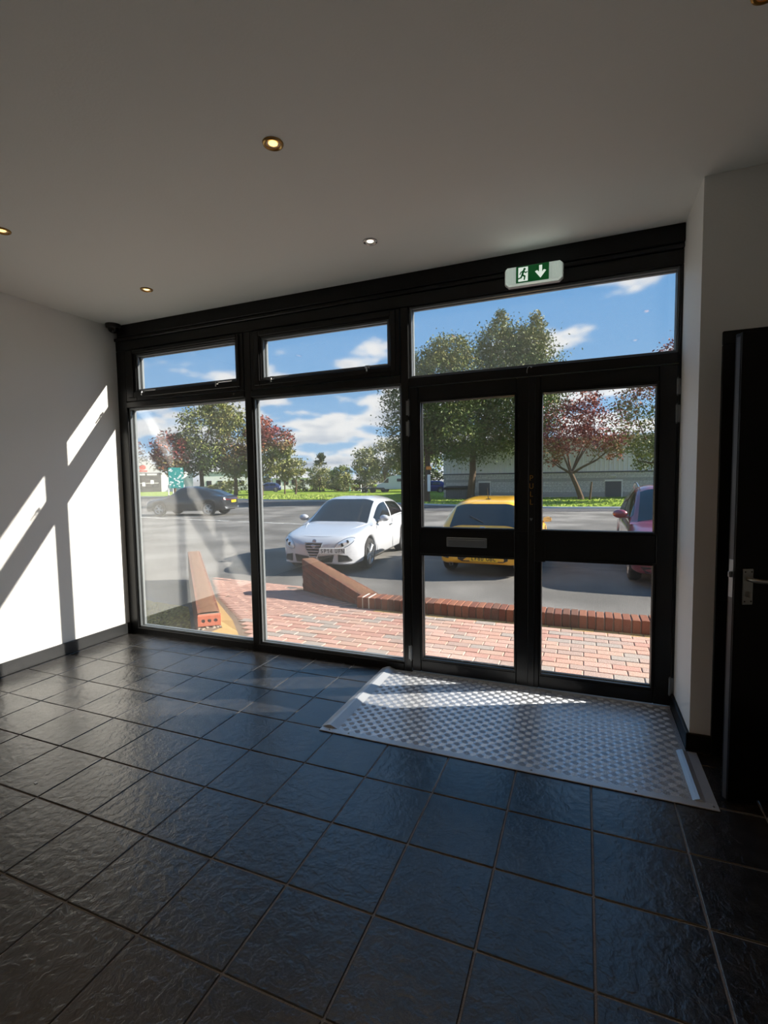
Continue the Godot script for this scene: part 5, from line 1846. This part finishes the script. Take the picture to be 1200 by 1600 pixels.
	lights_pod(c, far, "headlight", [Vector2(0.45, 0.70), Vector2(0.78, 0.72), Vector2(0.78, 0.58), Vector2(0.5, 0.56)], M.lens, 1.0)
	for q in [["dark blue car parked beyond the trees in the left window", Vector3(-43.5, L, -62.0), Color(0.12, 0.18, 0.34)], ["silver car parked behind the dark grey fastback", Vector3(-55.0, L, -64.0), Color(0.55, 0.55, 0.56)]]:
		var k := base("parked_car", q[0], "car", q[1], -0.9)
		var pm := paint(q[2], 0.3, 0.2)
		car_common(c, k, pm, [["windscreen", 0.16, 0.92, 1.08, 2.0], ["rear_window", -1.95, -1.6, 1.1, 2.0], ["side_window", -0.3, 0.65, 0.1, 0.86], ["side_window", -1.3, -0.4, 0.1, 0.86]], [])
	# teal banner on white posts
	var ban := base("banner", "teal banner with white marks hung between white posts", "banner", Vector3(-39.4, L, -39.9), 0.79)
	for x in [-0.8, -0.35, 0.75]:
		s = Shape.new()
		s.tube([Vector3(x, 0, -0.05), Vector3(x, 1.5, -0.05)], [0.05, 0.05], 8)
		obj("post", s.done(), M.white, ban)
	obj("sheet", bx(Vector3(-0.75, 1.15, 0.0), Vector3(0.75, 3.35, 0.03), 0.008), M.teal, ban)
	s = Shape.new()
	var r := RandomNumberGenerator.new()
	r.seed = 77
	for i in 46:
		var o := Vector3(r.randf_range(-0.66, 0.66), r.randf_range(1.25, 3.25), 0.032)
		var d := r.randf_range(0.03, 0.12)
		s.plate(PackedVector2Array([Vector2(-d, -d * 0.3), Vector2(d * 0.4, -d), Vector2(d, d * 0.2), Vector2(-d * 0.2, d * 0.8)]), 0.002, Transform3D(Basis(), o))
	obj("white_print", s.done(), M.white, ban).set_meta("kind", "stuff")
	# distant cafe
	var cafe := base("cafe", "distant dark-gabled cafe with white fascia lettering and red emblem", "building", Vector3(-72.6, L, -66.6), 0.83)
	obj("wall", bx(Vector3(-5.0, 0, -5), Vector3(3.0, 3.4, 0)), M.black_wood, cafe)
	obj("white_wall", bx(Vector3(2.0, 0, -4.9), Vector3(7.5, 3.6, 0.05)), M.white, cafe)
	s = Shape.new()
	s.plate(PackedVector2Array([Vector2(-5.4, 3.4), Vector2(2.2, 3.4), Vector2(2.2, 4.1), Vector2(-1.2, 6.4), Vector2(-5.4, 4.3)]), 5.0, Transform3D(Basis(), Vector3(0, 0, 0.2)))
	obj("gable", s.done(), M.block_dark, cafe)
	obj("fascia", bx(Vector3(-4.6, 2.95, 0.2), Vector3(2.0, 3.55, 0.35), 0.02), M.black_wood, cafe)
	s = Shape.new()
	for i in 17:
		if i in [3, 10]:
			continue
		var x := -3.4 + i * 0.28
		s.box(Vector3(x, 3.08, 0.35), Vector3(x + 0.20, 3.40, 0.37))
	obj("fascia_lettering", s.done(), M.white, cafe).set_meta("kind", "stuff")
	s = Shape.new()
	s.lathe([Vector2(0.55, 0.0), Vector2(0.55, 0.06), Vector2(0.0001, 0.06)], 20, Transform3D(Basis(Vector3.RIGHT, PI / 2).scaled(Vector3(1, 0.8, 1)), Vector3(-1.0, 4.55, 0.2)))
	obj("emblem", s.done(), M.orange_red, cafe)
	obj("emblem_bar", bx(Vector3(-1.75, 3.75, 0.2), Vector3(-0.25, 4.0, 0.27), 0.01), M.orange_red, cafe)
	for q in [-4.2, -3.0, -1.8, -0.6, 0.6]:
		var wn := obj("window", bx(Vector3(q, 0.9, 0.0), Vector3(q + 0.95, 2.5, 0.06), 0.01), M.car_glass, cafe)
		obj("window_frame", bx(Vector3(q, 1.6, 0.06), Vector3(q + 0.95, 1.68, 0.09)), M.white, wn)
	for q in [[-3.8, 1.7, 0.5], [-2.4, 1.2, 0.6], [0.2, 1.5, 0.55], [-1.2, 1.1, 0.5]]:
		obj("poster", bx(Vector3(q[0], q[1], 0.07), Vector3(q[0] + q[2], q[1] + 0.7, 0.085)), M.white, cafe)
	# pale houses far behind the hedge
	for q in [["low white building glimpsed behind the red and green tree", Vector3(-52.0, L, -82.0), 7.0, 2.2], ["white building glimpsed through the left window's trees", Vector3(-62.0, L, -76.0), 9.0, 3.6]]:
		var h := base("far_house", q[0], "building", q[1], 0.6)
		var hw: float = q[2] / 2
		var hh: float = q[3]
		obj("wall", bx(Vector3(-hw, 0, -3), Vector3(hw, hh, 3)), M.white, h)
		s = Shape.new()
		s.plate(PackedVector2Array([Vector2(-3.3, hh), Vector2(3.3, hh), Vector2(0, hh + 1.3)]), q[2] + 0.4, Transform3D(Basis(Vector3.UP, PI / 2), Vector3(hw + 0.2, 0, 0)))
		obj("roof", s.done(), M.block_dark, h)
		for i in 4:
			obj("window", bx(Vector3(-hw + 0.6 + i * (q[2] - 1.2) / 4, 0.9, 3.0), Vector3(-hw + 1.5 + i * (q[2] - 1.2) / 4, 1.9, 3.05), 0.01), M.car_glass, h)
	# leaning stake by the red tree
	s = Shape.new()
	s.tube([Vector3(0, -0.1, 0), Vector3(0.13, 1.35, 0)], [0.07, 0.06], 8)
	var stake := obj("tree_stake", s.done(), M.bark)
	stake.position = Vector3(2.0, L, -37.2)
	tag(stake, "leaning wooden stake beside the red tree", "stake")

func fittings() -> void:
	# ---- recessed spotlights
	var spots := [
		[Vector3(0.395, CEIL_Y, -0.790), Color(1.0, 0.72, 0.36), 1.0, "brass-rimmed warm spotlight glowing in the middle of the ceiling"],
		[Vector3(0.425, CEIL_Y, -1.735), Color(1.0, 0.95, 0.86), 0.9, "white-rimmed spotlight nearest the middle of the shopfront"],
		[Vector3(-1.365, CEIL_Y, -1.735), Color(1.0, 0.80, 0.50), 0.8, "small warm spotlight near the corner with the black dome camera"],
		[Vector3(-1.395, CEIL_Y, -0.785), Color(1.0, 0.74, 0.40), 0.8, "warm spotlight at the edge of view over the white side wall"],
		[Vector3(2.105, CEIL_Y, -0.815), Color(1.0, 0.68, 0.32), 0.9, "warm spotlight in the ceiling corner near the internal door"]]
	for z in [0.16, 1.10, 1.95]:
		for x in [-1.38, 0.40, 2.10]:
			spots.append([Vector3(x, CEIL_Y, z), Color(1.0, 0.76, 0.44), 0.9, "warm ceiling spotlight %s, out of view behind the camera" % [["by the side wall", "in the middle", "by the internal door side"][[-1.38, 0.40, 2.10].find(x)] + ", " + ["first row", "second row", "last row"][[0.16, 1.10, 1.95].find(z)]]])
	for k in spots.size():
		var q: Array = spots[k]
		var t := base("ceiling_spotlight", q[3], "spotlight", q[0], 0.0, "recessed ceiling spotlights")
		var s := Shape.new()
		s.lathe([Vector2(0.031, 0.0), Vector2(0.030, -0.006), Vector2(0.036, -0.009), Vector2(0.042, -0.006), Vector2(0.044, 0.0)], 28)
		obj("bezel", s.done(), M.brass_rim if k != 1 else M.chrome, t)
		s = Shape.new()
		s.lathe([Vector2(0.031, -0.002), Vector2(0.026, 0.006), Vector2(0.020, 0.012)], 24)
		obj("reflector", s.done(), M.chrome, t)
		var m := paint(Color(0.9, 0.85, 0.75), 0.3)
		m.emission_enabled = true
		m.emission = q[1]
		m.emission_energy_multiplier = 2.2 * q[2]
		s = Shape.new()
		s.lathe([Vector2(0.0001, -0.006), Vector2(0.012, -0.005), Vector2(0.019, -0.001), Vector2(0.021, 0.004)], 20)
		obj("light_lens", s.done(), m, t)
		var l := SpotLight3D.new()
		l.name = "lamp"
		t.add_child(l)
		l.position = Vector3(0, -0.014, 0)
		l.rotation.x = -PI / 2
		l.light_color = q[1]
		l.light_energy = 0.06 * q[2]
		l.light_size = 0.02
		l.spot_angle = 48.0
		l.spot_range = 12.0
		l.spot_attenuation = 2.0
		l.shadow_enabled = true
	# ---- exit sign
	var e := base("exit_sign", "lit emergency exit sign with green running man and arrow", "exit sign", Vector3(1.313, 2.675, FRAME_Z + 0.036))
	e.rotation.z = deg_to_rad(-0.6)
	var s := Shape.new()
	var o := PackedVector2Array()
	var W := 0.176
	var H := 0.056
	for p in [[-W, -H + 0.02], [-W + 0.022, -H], [W - 0.022, -H], [W, -H + 0.02], [W, H - 0.012], [W - 0.012, H], [-W + 0.012, H], [-W, H - 0.012]]:
		o.append(Vector2(p[0], p[1]))
	s.plate(o, 0.035, Transform3D(Basis(), Vector3(0, 0, 0.0)))
	obj("housing", s.done(), M.white, e)
	var dm := paint(Color(0.80, 0.82, 0.80), 0.15)
	dm.emission_enabled = true
	dm.emission = Color(0.86, 0.93, 0.88)
	dm.emission_energy_multiplier = 0.16
	s = Shape.new()
	var o2 := PackedVector2Array()
	for p in o:
		o2.append(p * 0.965)
	var rows := []
	for q in [[1.0, 0.0], [1.0, 0.018], [0.97, 0.028], [0.90, 0.032]]:
		var line := []
		for p in o2:
			line.append(Vector3(p.x * (1.0 - (1.0 - q[0]) * 0.5), p.y * q[0], q[1]))
		rows.append(line)
	for i in 3:
		for j in 8:
			s.quad(rows[i][j], rows[i][(j + 1) % 8], rows[i + 1][(j + 1) % 8], rows[i + 1][j])
	var cap := PackedVector2Array()
	for p in rows[3]:
		cap.append(Vector2(p.x, p.y))
	s.plate(cap, 0.0, Transform3D(Basis(), Vector3(0, 0, 0.032)))
	tag(obj("light_diffuser", s.done(), dm, e), "ribbed frosted lit cover")
	var rb := Shape.new()
	for sx in [-1, 1]:
		for i in 5:
			rb.slab(Vector3(sx * (0.116 + i * 0.011), 0, 0.0325), Vector3(0.004, 0.088, 0.003), 0.001)
	obj("ribs", rb.done(), dm, e)
	var gm := paint(Color(0.02, 0.30, 0.14), 0.3)
	gm.emission_enabled = true
	gm.emission = Color(0.01, 0.30, 0.12)
	gm.emission_energy_multiplier = 0.25
	obj("sign_legend", bx(Vector3(-0.102, -0.050, 0.032), Vector3(0.094, 0.050, 0.0345), 0.0008), gm, e)
	var wm := paint(Color(0.9, 0.92, 0.9), 0.3)
	wm.emission_enabled = true
	wm.emission = Color(0.9, 0.95, 0.9)
	wm.emission_energy_multiplier = 0.35
	s = Shape.new()
	s.plate(PackedVector2Array([Vector2(-0.088, -0.042), Vector2(-0.030, -0.042), Vector2(-0.030, 0.043), Vector2(-0.088, 0.043)]), 0.0006, Transform3D(Basis(), Vector3(0, 0, 0.0352)))
	obj("sign_doorway", s.done(), wm, e)
	# running man in green on the white doorway
	s = Shape.new()
	var f := Transform3D(Basis(), Vector3(-0.058, 0, 0.0362))
	var head := PackedVector2Array()
	for i in 12:
		head.append(Vector2(0.007, 0.030) + Vector2(cos(TAU * i / 12), sin(TAU * i / 12)) * 0.0075)
	s.plate(head, 0.0006, f)
	for limb in [[Vector2(0.002, 0.021), Vector2(-0.006, -0.004), 0.0062], [Vector2(-0.006, -0.004), Vector2(0.010, -0.014), 0.0050], [Vector2(0.010, -0.014), Vector2(0.006, -0.033), 0.0042],
			[Vector2(-0.006, -0.004), Vector2(-0.014, -0.020), 0.0050], [Vector2(-0.014, -0.020), Vector2(-0.029, -0.024), 0.0040], [Vector2(0.002, 0.018), Vector2(0.014, 0.008), 0.0036], [Vector2(0.014, 0.008), Vector2(0.024, 0.012), 0.0032],
			[Vector2(0.0, 0.019), Vector2(-0.014, 0.013), 0.0036], [Vector2(-0.014, 0.013), Vector2(-0.020, 0.001), 0.0032]]:
		var a: Vector2 = limb[0]
		var b: Vector2 = limb[1]
		var q: Vector2 = (b - a).normalized().orthogonal() * limb[2]
		var along: Vector2 = (b - a).normalized() * limb[2] * 0.6
		s.plate(PackedVector2Array([a + q - along, b + q + along, b - q + along, a - q - along]), 0.0006, f)
	obj("sign_figure", s.done(), gm, e)
	s = Shape.new()
	s.plate(PackedVector2Array([Vector2(-0.009, 0.040), Vector2(0.009, 0.040), Vector2(0.009, 0.0), Vector2(0.020, 0.012), Vector2(0.033, 0.006), Vector2(0.0, -0.036), Vector2(-0.033, 0.006), Vector2(-0.020, 0.012), Vector2(-0.009, 0.0)]), 0.0006, Transform3D(Basis(), Vector3(0.045, 0, 0.0352)))
	obj("sign_arrow", s.done(), wm, e)
	var knob := Shape.new()
	knob.lathe([Vector2(0.008, 0.0), Vector2(0.007, 0.009), Vector2(0.0001, 0.011)], 10, Transform3D(Basis(Vector3.BACK, -PI / 2), Vector3(W, 0, -0.012)))
	obj("screw", knob.done(), M.dark_plastic, e)
	var al := AreaLight3D.new()
	al.name = "lamp"
	e.add_child(al)
	al.position = Vector3(0, 0, 0.04)
	al.rotation.y = PI
	al.area_size = Vector2(0.33, 0.10)
	al.light_color = Color(0.93, 0.96, 0.93)
	al.light_energy = 0.007
	al.shadow_enabled = true
	# ---- dome camera in the corner
	var c := base("dome_camera", "small black dome security camera in the top corner of the shopfront", "camera", Vector3(LEFT_X + 0.075, CEIL_Y, FRAME_Z + 0.075))
	s = Shape.new()
	s.lathe([Vector2(0.0001, -0.034), Vector2(0.052, -0.034), Vector2(0.060, -0.028), Vector2(0.062, 0.0)], 28)
	obj("base", s.done(), M.dark_plastic, c)
	s = Shape.new()
	var prof := []
	for i in 9:
		var a := -PI / 2 + i * PI / 16
		prof.append(Vector2(maxf(0.0001, cos(a) * 0.046), sin(a) * 0.046 - 0.032))
	s.lathe(prof, 28)
	obj("dome", s.done(), M.car_glass, c)
	s = Shape.new()
	s.lathe([Vector2(0.0001, 0.012), Vector2(0.012, 0.012), Vector2(0.014, 0.008), Vector2(0.014, 0.0)], 18, Transform3D(Basis(Vector3.RIGHT, PI / 2 + 0.5) , Vector3(0.012, -0.060, 0.030)))
	obj("lens", s.done(), M.dark_plastic, c)
	# ---- internal door standing ajar
	var j := setting("trim_2", "black door lining and architrave around the internal doorway", "door frame")
	for p in [[2.226, 2.290], [3.112, 3.176]]:
		obj("architrave", bx(Vector3(p[0], 0.0, -1.80), Vector3(p[1], 2.03, -1.782), 0.003), M.black_wood, j)
	obj("architrave", bx(Vector3(2.226, 2.03, -1.80), Vector3(3.176, 2.094, -1.782), 0.003), M.black_wood, j)
	for p in [[2.262, 2.292], [3.11, 3.14]]:
		obj("lining", bx(Vector3(p[0], 0.0, -2.0), Vector3(p[1], 2.03, -1.7995), 0.0), M.black_wood, j)
	obj("lining", bx(Vector3(2.292, 2.03, -2.0), Vector3(3.11, 2.06, -1.7995), 0.0), M.black_wood, j)
	var d := setting("door_3", "black internal door standing ajar with a satin lever handle", "door")
	# hinge at (3.10, -1.775); the leaf comes into the room
	var tip := Vector3(2.205, 0, -1.368)
	var hin := Vector3(3.075, 0, -1.772)
	d.position = hin
	d.rotation.y = -atan2(tip.z - hin.z, tip.x - hin.x) + PI   # local -x runs from hinge to tip
	var L := (tip - hin).length()
	obj("leaf", bx(Vector3(-L, 0.012, -0.040), Vector3(0, 1.985, 0.0), 0.002), M.black_door, d)
	tag(obj("edge_strip", bx(Vector3(-L - 0.0015, 0.02, -0.030), Vector3(-L + 0.001, 1.97, -0.010)), M.steel_dark, d), "worn grey intumescent strip")
	tag(obj("latch_plate", bx(Vector3(-L - 0.003, 0.90, -0.032), Vector3(-L + 0.001, 1.06, -0.008), 0.001), M.steel, d), "steel latch faceplate")
	obj("latch_bolt", bx(Vector3(-L - 0.014, 0.985, -0.026), Vector3(-L, 1.010, -0.014), 0.003), M.steel, d)
	var hp := obj("handle_plate", bx(Vector3(-L + 0.030, 0.872, 0.0), Vector3(-L + 0.074, 1.022, 0.007), 0.002), M.satin, d)
	tag(hp, "satin lever handle on a rectangular back plate")
	s = Shape.new()
	var hx := -L + 0.052
	s.tube([Vector3(hx, 0.980, 0.006), Vector3(hx, 0.980, 0.042), Vector3(hx + 0.012, 0.979, 0.052), Vector3(hx + 0.04, 0.976, 0.054), Vector3(hx + 0.12, 0.974, 0.052)], [0.010, 0.0095, 0.009, 0.0085, 0.008], 12)
	obj("lever", s.done(), M.satin, hp)
	s = Shape.new()
	s.lathe([Vector2(0.013, 0.0), Vector2(0.013, 0.006), Vector2(0.0001, 0.007)], 16, Transform3D(Basis(Vector3.RIGHT, PI / 2), Vector3(hx, 0.916, 0.007)))
	s.slab(Vector3(hx, 0.916, 0.020), Vector3(0.008, 0.024, 0.014), 0.002)
	obj("thumb_turn", s.done(), M.satin, hp)
	for q in [[-0.014, 0.886], [0.014, 0.886], [-0.014, 1.010], [0.014, 1.010]]:
		s = Shape.new()
		s.lathe([Vector2(0.0035, 0.0), Vector2(0.003, 0.0015), Vector2(0.0001, 0.002)], 8, Transform3D(Basis(Vector3.RIGHT, PI / 2), Vector3(hx + q[0], q[1], 0.007)))
		obj("screw", s.done(), M.dark_plastic, hp)
	# ---- crumbs on the floor
	var sc := Shape.new()
	sc.plate(PackedVector2Array([Vector2(-0.008, -0.004), Vector2(0.007, -0.006), Vector2(0.010, 0.003), Vector2(-0.003, 0.007)]), 0.001, Transform3D(Basis(Vector3.RIGHT, -PI / 2), Vector3.ZERO))
	var scrap := obj("paper_scrap", sc.done(), M.white)
	scrap.position = Vector3(-0.78, 0.0025, -0.40)
	tag(scrap, "tiny white scrap lying on the dark floor tiles", "scrap")
